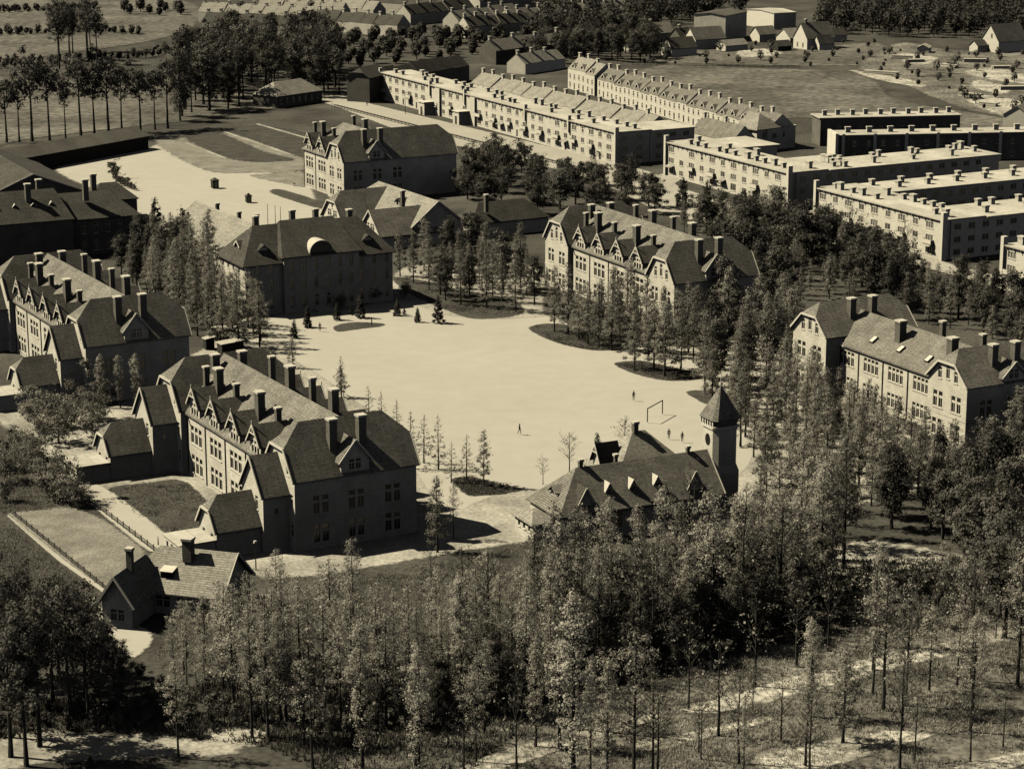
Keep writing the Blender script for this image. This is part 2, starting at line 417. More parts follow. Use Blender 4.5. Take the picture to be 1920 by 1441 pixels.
for p in ([(860, 1440), (960, 1400), (1080, 1372), (1180, 1345), (1240, 1340), (1200, 1362), (1080, 1400), (960, 1440), (880, 1462)],
          [(1270, 1330), (1400, 1292), (1480, 1268), (1640, 1230), (1790, 1196), (1935, 1160), (1935, 1190), (1800, 1226), (1660, 1262), (1480, 1310), (1360, 1338)],
          [(1190, 1392), (1300, 1370), (1420, 1345), (1460, 1346), (1420, 1362), (1300, 1392), (1220, 1410)],
          [(1400, 1420), (1500, 1396), (1620, 1372), (1700, 1368), (1760, 1380), (1680, 1404), (1560, 1440), (1450, 1452)],
          [(1780, 1440), (1860, 1420), (1940, 1405), (1940, 1430), (1850, 1450)],
          [(1820, 1150), (1900, 1120), (1950, 1110), (1950, 1128), (1880, 1150)]):
    sheet('straw_strip', p, M_STRAW, soft=2.5)
# streets and fields beyond
sheet('street', [(560, 176), (640, 180), (700, 196), (1000, 268), (1165, 308), (1240, 330), (1300, 360), (1470, 400), (1560, 420), (1800, 500), (1940, 530), (1940, 560), (1760, 510), (1480, 440), (1330, 420), (1230, 395), (1100, 335), (900, 285), (760, 250), (640, 205)], M_STREET, soft=1.3)
sheet('side_street', [(1225, 330), (1260, 322), (1420, 235), (1450, 245), (1330, 300), (1260, 350)], M_STREET, curved=False)
sheet('side_street', [(1470, 405), (1530, 415), (1960, 345), (1960, 330), (1520, 395)], M_STREET, curved=False)
for q, (x0, y0, x1, y1) in enumerate(((625, 198, 900, 268), (900, 268, 1130, 328))):
    sheet('kerb_strip', [(x0, y0), (x0 + 6, y0 - 1.5), (x1 + 6, y1 - 1.5), (x1, y1)], M_LAWN, curved=False, soft=.3)
sheet('meadow', [(1150, 150), (1270, 118), (1400, 128), (1560, 132), (1640, 150), (1700, 190), (1900, 225), (1940, 260), (1540, 225), (1450, 220), (1300, 180)], M_FIELD, soft=5.3)
sheet('allotment', [(1215, 118), (1330, 88), (1450, 95), (1640, 80), (1670, 100), (1660, 122), (1540, 125), (1380, 124)], M_FIELD, soft=5.3)
sheet('rough_lot', [(1640, 95), (1700, 80), (1800, 95), (1960, 90), (1960, 260), (1900, 225), (1800, 205), (1700, 165), (1660, 140), (1600, 130)], M_ROUGH, soft=6.0)
for p in ([(1590, 132), (1640, 138), (1730, 155), (1725, 165), (1640, 150)], [(1800, 185), (1850, 178), (1935, 195), (1935, 225), (1860, 215)], [(1800, 135), (1860, 128), (1930, 140), (1935, 158), (1850, 150)], [(1680, 100), (1760, 108), (1740, 122), (1690, 118)], [(1380, 95), (1450, 92), (1470, 104), (1390, 108)], [(1830, 150), (1900, 165), (1880, 178), (1820, 165)]):
    sheet('bare_patch', p, M_STRAW, soft=7)
sheet('far_field', [(-60, 5), (60, -8), (270, -8), (380, 12), (370, 50), (300, 75), (180, 95), (60, 110), (-60, 120)], M_FIELD, soft=6.0)
sheet('far_field', [(-60, 140), (60, 150), (330, 150), (480, 180), (560, 195), (380, 225), (250, 240), (60, 262), (-60, 275)], M_FIELD, soft=6.0)

# ------------------------------------------------------------------ building parts shared by several houses
def dormer(T, x, y, rot, wd, zb, ze, zr, dp, mw=M_BRICK, mr=M_TILE, kind=None, ov=.45, post=False, trim=True, zw=None):
    """gabled dormer: front at (x, y) facing its own -y, running back dp metres"""
    B = frame_at(x, y, 0, rot); h = wd / 2
    m = MB(); m.M = B; holes = []
    z_w = zw if zw is not None else zb + .35
    if kind:
        kk = KINDS[kind]; holes = [(-kk[0] / 2, z_w, kk[0] / 2, z_w + kk[1])]
    m.wall(lambda s_, o_, z_: Vector((s_, -o_, z_)), [(-h, zb), (h, zb), (h, ze), (0, zr), (-h, ze)], holes)
    for sg in (-1, 1):
        q = [(sg * h, 0, zb), (sg * h, dp, zb), (sg * h, dp, ze), (sg * h, 0, ze)]
        m.poly(q if sg > 0 else list(reversed(q)))
    d = m.build('dormer', mw, T)
    r = MB(); r.M = B; k = (zr - ze) / h
    for sg in (-1, 1):
        r.slab([(sg * (h + ov), -ov, ze - k * ov), (sg * (h + ov), dp, ze - k * ov), (0, dp, zr + .1), (0, -ov, zr + .1)], .16)
    r.build('dormer_roof', mr, d)
    if kind: add_window(d, B @ Matrix.Translation((0, 0, z_w)), kind)
    if trim:
        def board(p, q, w_=.13, h_=.28, nm='bargeboard'):
            b = MB(); b.M = B; b.bar(p, q, w_, h_); b.build(nm, M_TRIM, d)
        for sg in (-1, 1): board((sg * (h + ov), -ov - .04, ze - k * ov), (0, -ov - .04, zr + .05))
        if post:
            board((0, -ov - .04, zr - 1.3), (0, -ov - .04, zr + .7), .14, .14, 'king_post')
            board((-h * .55, -ov - .04, zr - 1.3), (h * .55, -ov - .04, zr - 1.3), .12, .18, 'collar_beam')
    return d

def downpipe(T, x, y, z1):
    m = MB(); m.box(x - .07, x + .07, y - .16, y - .02, .2, z1); return m.build('downpipe', M_DARKWOOD, T)

def barracks(loc, rz, label, nb=4, far=True, annex=True, dorms=True, rec=1.0, zr=18.2, zw=18.3, hz=15.1, we=11.3, me=10.9, bay=8.33, skylights=False, rear=20.0, kinds=('tri', 'tri'), mlen=None, mz=(5.8, .9), yard=True):
    T = thing('barracks_block', (loc[0], loc[1], 0), rz, label, 'building')
    ww = 10.7; xcR = -5.35; ml = mlen or nb * bay + 1.7; xr = -10.7; xl = xr - ml; xcL = xl - 5.35
    kw = (zw - we) / 5.35; D = 20.0
    endw = [(4.2, .9, 'duo'), (10.0, .9, 'duo'), (16, .9, 'duo'), (4.2, 5.4, 'duo'), (10.0, 5.4, 'duo'), (16, 5.4, 'duo')]
    for xc, nm in ((xcR, 'near'), (xcL, 'far')):
        if nm == 'far' and not far: continue
        if annex: wy0 = [(4.2, 6.6, 'one'), (4.2, 2.0, 'one'), (3.1, 11.3, 'one')]
        else: wy0 = [(-2.5, .9, 'duo'), (2.5, .9, 'duo'), (-2.5, 5.8, 'duo'), (2.5, 5.8, 'duo'), (-2.2, 11.0, 'one'), (0, 11.3, 'one_t'), (2.2, 11.0, 'one')]
        dp = rear if nm == 'near' else D
        block(T, xc, 0, 0, ww, dp, we, zw, 'half', 'half', hz=hz, wins={'y0': wy0, 'x1': endw if nm == 'near' else []})
        b = MB()
        b.box(xc - ww / 2 - .06, xc + ww / 2 + .06, -.06, dp + .06, 4.72, 4.95, bottom=True); b.build('string_course', M_BRICK, T)
        for yy in (7.4, 12.2): chimney(T, xc + 2.6, yy, 18.9 if zw > 17 else zw + .8, 13.2 if zw > 17 else 10.8, 1.25, 1.25)
        if nm == 'near':
            dormer(T, .12, 9.8, 90, 4.6, we - 1.2, 13.2 if zw > 17 else 12.2, 16.0 if zw > 17 else 14.4, 4.4, kind='duo_s', zw=we + .1)
        if annex:
            block(T, xc - .65, -4.2, 0, 8.0, 4.4, 9.0, 14.0, 'gable', 'gable', wins={'y0': [(1.6, 6.2, 'one'), (1.6, 1.2, 'one')], 'x1': [(2.1, 5.6, 'sm')]}, names=('annex_wall', 'annex_roof'))
            block(T, xc - .9, -11.3, 0, 6.8, 7.0, 4.5, 8.7, 'half', 'gable', hz=6.9, wins={'y0': [(-1.6, 1.4, 'one'), (1.6, 1.4, 'one')]}, names=('annex_wall', 'annex_roof'))
            if yard:
                block(T, xc - .9, -17.0, 0, 6.4, 5.6, 2.7, 2.8, flat=True, mw=M_PALE, wins={'y0': [(-1.8, 1.2, 'sm'), (0, 1.2, 'sm'), (1.8, 1.2, 'sm')]}, names=('washhouse_wall', 'roof'))
                r = MB(); r.box(xc - .9 - 3.4, xc - .9 + 3.4, -17.2, -11.35, 2.72, 2.9); r.build('washhouse_roof', M_TAR, T)
    # main range
    xm = (xl + xr) / 2; bays = [xr - 5.9 - bay * i for i in range(nb)]
    wy = []
    for xb in bays: wy += [(xb - xm, mz[0], kinds[0]), (xb - xm, mz[1], kinds[1])]
    block(T, xm, rec, 0, ml, D - 2 * rec, me, me, flat=True, wins={'y0': wy})
    kmain = (zr - me) / (D / 2 - rec); ov = .45; zl = me - kmain * ov
    r = MB()
    for sg, yc in ((-1, rec - ov), (1, D - rec + ov)):
        dr = (zw - zl) / kw
        p = [(xcR - dr, yc, zl), (xcR, D / 2, zr)]
        p += [(xcL, D / 2, zr), (xcL + dr, yc, zl)] if far else [(xl + 7.5, D / 2, zr), (xl - ov, yc, zl)]
        r.slab(p, .22)
    if not far: r.slab([(xl - ov, rec - ov, zl), (xl - ov, D - rec + ov, zl), (xl + 7.5, D / 2, zr)], .22)
    r.build('roof', M_TILE, T)
    c = MB(); c.box(xl + .05, xr - .05, rec - .36, rec - .02, me - .62, me - .38); c.build('cornice', M_TRIM, T)
    for i in range(nb + 1): downpipe(T, min(xr - .5, max(xl + .5, xr - 5.9 + bay / 2 - bay * i)), rec, me - .65)
    slope_z = lambda y: zr - kmain * (D / 2 - y)
    if dorms:
        for xb in bays:
            dormer(T, xb, rec - .12, 0, 4.2, me - .5, 12.9, 15.4, 5.4, kind='tri_s', post=True, zw=me - .35)
            dormer(T, xb, D - rec + .12, 180, 4.2, me - .5, 12.9, 15.4, 5.4, post=True)
    if skylights:
        for i in range(3):
            xs = xl + 7.5 + i * 8.2; m = MB()
            m.M = Matrix.Translation((xs, 5.2, slope_z(5.2) + .2)) @ Matrix.Rotation(math.atan(kmain), 4, 'X')
            m.box(-.55, .55, -.8, .8, -.1, .16); m.box(-.45, .45, -.7, .7, .16, .2, 1)
            m.build('skylight', [M_DARKWOOD, M_TRIM], T)
        for xs in (xl + 13, xl + 28):
            chimney(T, xs, 7.0, slope_z(7) + 3.6, slope_z(7) - 1, 1.5, 1.5)
        for xs in (xl + 15.5, xl + 27): chimney(T, xs, 14.5, zr + 1.2, slope_z(5.5) - 1, .9, .9)
    else:
        tk = 1.0 if far else 0
        for i, (xo, big) in enumerate(((-.8, 0), (4.6, 1), (12.0, 0), (21.5, 1), (28.6, 0))):
            if xo + xl > xr - 2: continue
            wx = 1.5 if big else .85
            chimney(T, xl + xo, 5.0, 18.4 if big else 17.5, slope_z(5) - .8, wx, 1.2 if big else .85)
        for xo, big in ((5.5, 0), (12.8, 1), (21.5, 0), (29.4, 1)):
            if xo + xl > xr - 1: continue
            chimney(T, xl + xo, 14.0, 19.6, slope_z(6) - .8, 1.5 if big else .9, 1.2 if big else .9)
    return T

P3 = lambda p, z: spot(*p, z)
barracks(spot(555, 1035), -61, 'three-storey brick barracks with four gabled dormers, nearest the cottage in front of the parade ground', rear=20)
barracks(spot(165, 758), -61, 'brick barracks with gabled dormers at the left edge, its dark end wall behind slender trees')
barracks(P3((1264.4, 525.3), 11.5), -63, 'brick barracks with four white-edged dormers behind the trees right of the parade ground', annex=False)
barracks(P3((644, 299.5), 11.5), -61.5, 'short brick barracks with two dormers standing beside the sandy upper yard', nb=2, far=False, annex=False, rear=34)
barracks(P3((1814, 721), 11.5), -62.5, 'brick barracks at the right edge with plain tiled roof and three skylights', annex=False, dorms=False, skylights=True, rec=3.0, zr=14.6, zw=16.4, hz=14.2, me=9.9, bay=7.4, kinds=('quad', 'quad'), mlen=30.6, mz=(6.0, 1.2))

# headquarters with the round dormer
T = thing('headquarters_building', (-56.4, 485.5, 0), -62, 'large dark hip-roofed building with round-topped dormer behind the small garden conifers', 'building')
fw = []
for yy in range(3, 34, 3):
    for zz in (1.0, 5.0, 8.6): fw.append((yy, zz, 'one' if zz > 8 else 'one_t'))
lw_ = [(xx, zz, 'one') for xx in (-5.2, -2.2, .8, 4.0) for zz in (.9, 4.9, 8.8)]
block(T, -7.4, 0, 0, 14.8, 34.4, 11.5, 17.9, 'hip', 'hip', kh=1.3, ov=.7, wins={'x1': [q for q in fw if not 8 < q[0] < 26.5], 'y0': lw_}, mr=M_TILE3)
block(T, -6.9, 8.5, 0, 15.8, 17.5, 12.6, 18.6, 'hip', 'hip', kh=2.4, ov=.6, wins={'x1': [(yy, zz, 'one_t') for yy in (1.8, 4.6, 7.4, 10.2, 13, 15.6) for zz in (1.0, 5.0, 8.9)]}, mr=M_TILE3, zb=0)
m = MB(); n = 14; rr = 2.6
arc = [(17 + rr * math.cos(math.pi * k / n), 12.6 + rr * .95 * math.sin(math.pi * k / n)) for k in range(n + 1)]
for k in range(n):
    (a, b), (c, d) = arc[k], arc[k + 1]
    m.poly([(1.5, a, b), (1.5, c, d), (-4.5, c, d), (-4.5, a, b)], 1)
m.poly([(1.15, a, b) for a, b in arc], 0)
arc2 = [(17 + (rr + .12) * math.cos(math.pi * k / n), 12.6 + (rr + .12) * .95 * math.sin(math.pi * k / n)) for k in range(n + 1)]
for k in range(n):
    (a, b), (c, d), (e, f_), (g_, h_) = arc[k], arc[k + 1], arc2[k], arc2[k + 1]
    m.poly([(1.5, a, b), (1.5, e, f_), (1.5, g_, h_), (1.5, c, d)], 1); m.poly([(1.5, e, f_), (-4.5, e, f_), (-4.5, g_, h_), (1.5, g_, h_)], 1)
m.build('round_dormer', [M_DBRICK, M_CAP], T)
dormer(T, -2.2, 5.2, 90, 1.9, 12.6, 13.9, 14.6, 3.2, mr=M_TILE3, trim=False)
dormer(T, -2.2, 29.5, 90, 1.9, 12.6, 13.9, 14.6, 3.2, mr=M_TILE3, trim=False)
dormer(T, -7.4, 1.6, 0, 2.4, 12.3, 14.0, 14.9, 3.0, mw=M_STUCCO, mr=M_TILE3, kind='sm')
for yy, zz in ((6.5, 19.6), (15, 20.2), (20.5, 20.0), (28.5, 19.2)): chimney(T, -9.5, yy, zz, 15.4, 1.1, 1.1)
m = MB(); m.box(-1.2, 1.2, 17 - 1.5, 17 + 1.5, 0, .5); m.M = Matrix.Translation((2.2, 0, 0)); m.box(-1.0, 1.6, 15.2, 18.8, 0, .45); m.build('step', M_PALE, T)
block(T, -17.4, 1.5, 0, 4.6, 8, 6.2, 8.6, 'gable', 'hip', wins={'y0': [(0, .1, 'gate')]}, mr=M_TILE2, names=('porch_wall', 'porch_roof'))

# pale-roofed hall behind it
T = thing('drill_hall', (-66.2, 533.5, 0), -60, 'hall with broad pale tiled roof left of the dark headquarters', 'building')
block(T, 0, 7.0, 90, 14.5, 34, 4.8, 10.4, 'gable', 'gable', mr=M_TILE2, wins={'x0': [(5 * k + 3, 1.4, 'one') for k in range(6)], 'y0': [(-3, 1.2, 'duo'), (3, 1.2, 'duo')]})
for xx in (-9, -22): chimney(T, xx, 7.4, 11.8, 9.2, .8, .8)
chimney(T, -3, 9.2, 12.0, 8.4, .9, .9)

# mess building with cross gables
T = thing('mess_building', (-24.2, 562.5, 0), -61, 'cluster of dark roofs with white cross gables behind the headquarters', 'building')
block(T, 0, 7.0, 90, 14, 35, 5.0, 10.6, 'gable', 'half', hz=8.5, mr=M_TILE2, wins={'y0': [(-3, 1.2, 'duo'), (3, 1.2, 'duo')]})
block(T, -5, -9, 0, 11.5, 16, 3.6, 9.0, 'gable', 'gable', mw=M_STUCCO, mr=M_TILE, wins={'y0': [(-1.5, 4.0, 'duo_s'), (1.2, 4.0, 'duo_s'), (-3, .9, 'duo_s'), (3, .9, 'duo_s')], 'x1': [(4, 1.2, 'one'), (8, 1.2, 'one')]}, names=('gable_wall', 'gable_roof'))
block(T, -27, -9, 0, 12.5, 16, 3.6, 10.2, 'half', 'gable', hz=7.8, mw=M_STUCCO, mr=M_TILE, wins={'y0': [(-1.6, 3.8, 'duo_s'), (1.6, 3.8, 'duo_s'), (0, 6.0, 'sm')]}, names=('gable_wall', 'gable_roof'))
chimney(T, -8.5, 1.6, 12.4, 6.5, .9, .9)
dormer(T, -14, 3.2, 0, 2.6, 7.0, 8.6, 9.4, 4, mw=M_STUCCO, mr=M_TILE3, kind='duo_s', trim=False, zw=7.0)
block(T, -6, 17, 0, 9, 22, 4.0, 8.0, 'hip', 'hip', mr=M_TILE3, names=('wing_wall', 'wing_roof'))
chimney(T, -3, 22, 10.5, 6, .9, .9)
r = MB(); r.box(-20.4, -11.2, -7.5, -.1, 3.1, 3.3); r.build('flat_roof', M_TARD, T)
w_ = MB(); w_.box(-20.2, -11.4, -7.2, -.1, 0, 3.1); w_.build('link_wall', M_BRICK, T)

# church with bell tower
T = thing('garrison_chapel', (7.4, 332.6, 0), -64, 'low tiled hall with tall pointed clock tower at the front edge of the parade ground', 'building')
block(T, -5.4, 0, 0, 10.2, 27.6, 4.9, 10.0, 'hip', 'gable', kh=1.0, ov=.5, wins={'y0': [(-2.6, 1.2, 'one'), (2.6, 1.2, 'one')], 'x1': [(y, 1.3, 'one_t') for y in (3, 6.5, 10, 13.5, 17, 20.5, 24)]})
block(T, -6.2, -3.2, 0, 6.2, 3.6, 3.1, 4.3, 'hip', 'hip', kh=.8, ov=.5, mw=M_PALE, wins={'y0': [(-1.7, 1.3, 'sm'), (0, 1.3, 'sm'), (1.7, 1.3, 'sm')]}, names=('bay_wall', 'bay_roof'), mr=M_TILE2)
block(T, -15.0, 14.5, 0, 11, 13.5, 6.0, 11.4, 'hip', 'hip', kh=.95, mr=M_TILE2, names=('hall_wall', 'hall_roof'))
chimney(T, -15, 20.6, 13.0, 10.6, .8, .8); chimney(T, -5.6, 6.0, 11.2, 9.4, .6, .6); chimney(T, -6.6, 12.6, 10.9, 8.6, .5, .5); chimney(T, -5.4, 24.6, 11.0, 9.3, .5, .5)
dormer(T, -15, 13.9, 0, 2.6, 5.5, 8.0, 10.2, 3.6, mr=M_TILE3, post=True)
for yy, wd, zz in ((4.4, 2.4, 8.1), (9.0, 1.1, 8.0), (13.1, 1.1, 8.0), (17.3, 1.1, 8.0), (23.2, 2.4, 8.3)):
    dormer(T, -1.9 if wd < 2 else -.6, yy, 90, wd, 5.4 if wd > 2 else 6.0, 6.0 if wd > 2 else 7.1, zz, 3.0, mw=M_STUCCO, mr=M_CAP if wd < 2 else M_TILE3, kind='sm' if wd < 2 else None, ov=.2, trim=wd > 2, zw=6.05)
dormer(T, -5.4, 1.4, 0, 1.7, 6.0, 7.1, 7.7, 2.2, mw=M_STUCCO, mr=M_TILE2, kind='sm', trim=False, zw=6.05)
tw, tch = 2.15, .7
def octa(s_, c_): return [(-s_ + c_, -s_), (s_ - c_, -s_), (s_, -s_ + c_), (s_, s_ - c_), (s_ - c_, s_), (-s_ + c_, s_), (-s_, s_ - c_), (-s_, -s_ + c_)]
TX, TY = -5.4, 30.3
m = MB(); m.M = Matrix.Translation((TX, TY, 0)); oc = octa(tw, tch); ob = octa(tw + .22, tch); of = octa(tw + .35, tch)
def ring(m, a, za, b, zb, mi=0):
    for i in range(8):
        j = (i + 1) % 8
        m.poly([(*a[i], za), (*a[j], za), (*b[j], zb), (*b[i], zb)], mi)
ring(m, of, 0, of, 6.5); ring(m, of, 6.5, oc, 7.6); ring(m, oc, 7.6, oc, 13.4); m.build('tower_shaft', M_BRICK, T)
m = MB(); m.M = Matrix.Translation((TX, TY, 0))
ring(m, oc, 13.4, ob, 13.5); ring(m, ob, 13.5, ob, 13.85); ring(m, ob, 13.85, oc, 13.9); m.build('tower_cornice', M_TRIM, T)
m = MB(); m.M = Matrix.Translation((TX, TY, 0)); ring(m, oc, 13.9, ob, 15.0); m.build('belfry', M_DBRICK, T)
for k in range(6):
    m = MB(); m.M = Matrix.Translation((TX - 1.8 + k * .72, TY - tw - .12, 14.05)); m.box(-.14, .14, -.2, 0, 0, .75); m.build('corbel', M_TRIM, T)
m = MB(); m.M = Matrix.Translation((TX, TY, 0)); og = octa(tw + .5, tch)
for i in range(8):
    j = (i + 1) % 8; m.poly([(*og[i], 15.0), (*og[j], 15.0), (0, 0, 20.0)])
m.poly([(*p, 15.0) for p in reversed(og)]); sp = m.build('tower_roof', M_TILE, T)
m = MB(); m.M = Matrix.Translation((TX, TY, 0)); m.tube([(0, 0, 20.0), (0, 0, 22.0)], [.1, .04], 5); m.box(-.22, .22, -.22, .22, 20.05, 20.4); m.build('finial', M_CAP, sp)
m = MB(); n = 16
m.M = frame_at(TX, TY - tw - .05, 11.6)
cc = [(.72 * math.cos(2 * math.pi * k / n), 0, .95 * math.sin(2 * math.pi * k / n)) for k in range(n)]
m.poly(cc); 
for k in range(n): m.poly([cc[k], (cc[k][0], .1, cc[k][2]), (cc[(k + 1) % n][0], .1, cc[(k + 1) % n][2]), cc[(k + 1) % n]])
m.build('clock_opening', M_GLASS, T)
for sx in (-.6, .6): link('pane', window_mesh(*KINDS['sm'])[1], add_window(T, frame_at(TX + sx, TY - tw - .2, 7.9), 'sm')) if False else add_window(T, frame_at(TX + sx, TY - tw - .19, 7.9), 'sm')
m = MB(); m.slab([(TX - 2.4, 27.0, 7.4), (TX + 2.6, 27.0, 7.4), (TX + 3.8, 26.0, 3.4), (TX - 2.4, 26.0, 6.9)], .2); m.build('buttress_cap', M_CAP, T)

# cottage
T = thing('gate_cottage', (-52.8, 310.1, 0), -107, 'small brick cottage with pale tiled roof, roof hatch and gabled porch among the front trees', 'house')
block(T, 0, 0, 0, 10, 15.4, 3.6, 8.0, 'hip', 'gable', kh=1.0, ov=.55, mw=M_BRICK, mr=M_TILE2, wins={'x1': [(6.8, .9, 'duo_s'), (10, .9, 'duo_s'), (13, .1, 'door')], 'y1': [(-2, .9, 'one'), (2, .9, 'one')]})
block(T, 12.0, 3.4, 90, 4.4, 8.5, 4.3, 7.5, 'gable', 'gable', ov=.7, mw=M_BRICK, mr=M_TILE2, wins={'y0': [(0, 1.0, 'duo_s')], 'x0': [(3, 1.0, 'one')]}, names=('porch_wall', 'porch_roof'))
chimney(T, 8.2, 3.7, 10.2, 6.2, .8, .8); chimney(T, 1.4, 9.2, 10.0, 6.6, 1.3, 1.3)
m = MB(); m.M = frame_at(3.0, 6.9, 5.35); m.box(-.9, .8, -.9, .9, -.6, .35, 1); m.slab([(-1.2, -1.0, .75), (1.0, -1.0, .36), (1.0, 1.0, .36), (-1.2, 1.0, .75)], .08, 0); m.build('roof_hatch', [M_TRIM, M_GLASS], T)
m = MB(); m.tube([(0, 4.0, 8.0), (0, 4.0, 9.2)], [.1, .05], 5); m.build('finial', M_DARKWOOD, T)

# dark range of buildings, upper left
T = thing('stable_range', (-89.7, 557.7, 0), -64, 'dark hip-roofed range with white-capped chimneys below the sandy upper yard', 'building')
block(T, -7.5, -62, 0, 15, 62, 9.0, 14.0, 'hip', 'hip', kh=.9, mw=M_DBRICK, mr=M_TILE3, wins={'x1': [(62 - 3 * k - 2, z, 'one_t') for k in range(12) for z in (1.0, 5.2)]})
block(T, -6.6, -47, 0, 16.4, 30, 9.6, 15.6, 'hip', 'hip', kh=3.0, mw=M_DBRICK, mr=M_TILE3)
for k in range(4): dormer(T, -2.6, -34 + k * 4.4, 90, 1.3, 11.4, 12.5, 13.1, 2.6, mw=M_STUCCO, mr=M_CAP, trim=False, kind='sm', zw=11.45)
for y, x in ((-52, -10), (-40, -9), (-22, -9), (-26, -4), (-12, -4), (-8, -11)): chimney(T, x, y, 17.6, 12.4, 1.25, 1.25)
T = thing('riding_hall', (-107, 596, 0), -64, 'big hall with shade-dark roof at the left edge beside the long shed', 'building')
block(T, 0, -16, 90, 32, 56, 7.0, 13.5, 'gable', 'gable', mw=M_DBRICK, mr=M_TILE3)  # dark tile carries the shade of a slope turned from the sun
block(T, -2, -2, 0, 10, 12, 6.0, 9.5, 'hip', 'hip', mw=M_DBRICK, mr=M_TILE3, names=('lean_to_wall', 'lean_to_roof'))
T = thing('long_shed', (-133.9, 683.3, 0), 55.7, 'long low dark shed at the far left side of the sandy yard', 'shed')
block(T, -18, 5.5, -90, 11, 57.5, 4.3, 6.6, 'gable', 'gable', mw=M_DARKWOOD, mr=M_TARD, barge=False)
T = thing('pavilion', (-81, 808, 0), 50, 'low hip-roofed pavilion under the dark wood at the upper yard corner', 'building')
block(T, 0, 6, -90, 12, 22, 4.3, 8.2, 'hip', 'hip', mw=M_DBRICK, mr=M_TILE2, wins={'x1': [(3 * k + 2, 1.2, 'one') for k in range(7)]})

# ------------------------------------------------------------------ flat-roofed apartment blocks
def flat_roof(T, x0, x1, y0, y1, z=9.5, m=None, ov=.55):
    r = MB(); r.box(x0 - ov, x1 + ov, y0 - ov, y1 + ov, z, z + .28); r.build('roof', m or M_TAR, T)
FR = random.Random(77)
def facade_front(T, x0, x1, step=5.2, y=0, z=9.5):
    n = int((x1 - x0) / step); out = []
    for i in range(n):
        xx = x0 + (i + .5) * (x1 - x0) / n
        for s_, zz in enumerate((.9, 3.9, 7.0)):
            q = FR.random()
            if s_ == 0: kd = 'bay' if i % 2 == 0 else ('apt' if q < .7 else 'door')
            else: kd = 'apt3' if i % 2 == 0 else ('apt' if q < .62 else 'aptd' if q < .86 else 'far')
            if q > .965: continue
            if kd == 'door': zz = .15
            out.append((xx, zz, kd))
            if s_ == 0 and (i % 4 == 0 or FR.random() < .12):
                a = MB(); a.slab([(xx - 1.7, y - .05, 3.4), (xx + 1.7, y - .05, 3.4), (xx + 1.7, y - 1.5, 2.9), (xx - 1.7, y - 1.5, 2.9)], .06); a.build('awning', M_OVEREXP, T)
            if s_ == 1 and i % 2 == 0 and FR.random() < .8:
                b = MB(); b.box(xx - 1.8, xx + 1.8, y - .95, y - .02, 3.35, 3.5); b.box(xx - 1.8, xx + 1.8, y - .95, y - .85, 3.5, 4.35); b.box(xx - 1.8, xx - 1.7, y - .85, y - .02, 3.5, 4.35); b.box(xx + 1.7, xx + 1.8, y - .85, y - .02, 3.5, 4.35); b.build('balcony', M_STUCCO, T)
    for i in range(int((x1 - x0) / 2.4)):
        b = MB(); xx = x0 + 1.2 + i * 2.4; b.box(xx - .12, xx + .12, y - .42, y - .02, 8.85, 9.48)
        b.build('bracket', M_DBRICK, T)
    return out
def vents(T, x0, x1, y0, y1, n, seed, z=9.7):
    rr = random.Random(seed)
    for i in range(n):
        x = x0 + (i + .5 + rr.uniform(-.25, .25)) * (x1 - x0) / n
        y = rr.choice((y0 + 3.2, y1 - 3.2)) if (y1 - y0) > 8 else (y0 + y1) / 2
        big = rr.random() < .35
        chimney(T, x, y, z + (2.0 if big else 1.5), z, 1.7 if big else 1.0, 1.1, mats=(M_BRICK, M_CAP))
def wins_local(front, x0, x1): return [(a - (x0 + x1) / 2, b, c) for a, b, c in front]

T = thing('apartment_block', (30.6, 686.1, 0), -62, 'long pale flat-roofed apartment block facing the street and the round dark trees', 'building')
fr_ = facade_front(T, -164, -1.5)
block(T, -82, 0, 0, 164, 11.5, 9.5, 9.5, flat=True, mw=M_PALE, wins={'y0': wins_local(fr_, -164, 0), 'x1': [(3, z, 'aptd') for z in (.9, 3.9, 7.0)] + [(8, z, 'aptd') for z in (.9, 3.9, 7.0)]})
flat_roof(T, -164, 0, 0, 11.5)
block(T, -7.5, 11.7, 0, 15, 15.5, 9.2, 9.2, flat=True, mw=M_PALE, wins={'x1': [(3, z, 'aptd') for z in (.9, 3.9, 7.0)] + [(8, z, 'aptd') for z in (.9, 3.9, 7.0)] + [(12.6, z, 'aptd') for z in (.9, 3.9, 7.0)]})
flat_roof(T, -15, 0, 12.2, 27.2, 9.2)
vents(T, -160, -2, 0, 11.5, 34, 3)
for xx in (-164, -124, -98, -56, -28, 0.25):
    b = MB(); b.box(xx - .4, xx + .4, -.65, .4 if xx < 0 else .6, 0 if xx > -1 else 6, 11.2); b.build('party_wall', M_STUCCO, T)
for xx in (-122, -96):
    m = MB(); m.box(xx - 2.2, xx + 2.2, -4.5, -.02, 0, 4.2); m.box(xx - 2.5, xx + 2.5, -4.8, -.03, 4.2, 4.5); p = m.build('porch', M_PALE, T)
    m = MB(); m.box(xx - .7, xx + .7, -4.56, -4.51, .1, 2.8); m.build('doorway', M_GLASS, p)
    m = MB(); m.box(xx + 2.6, xx + 6.0, -.7, -.03, 0, 9.2); m.build('stair_bay', M_PALE, T)

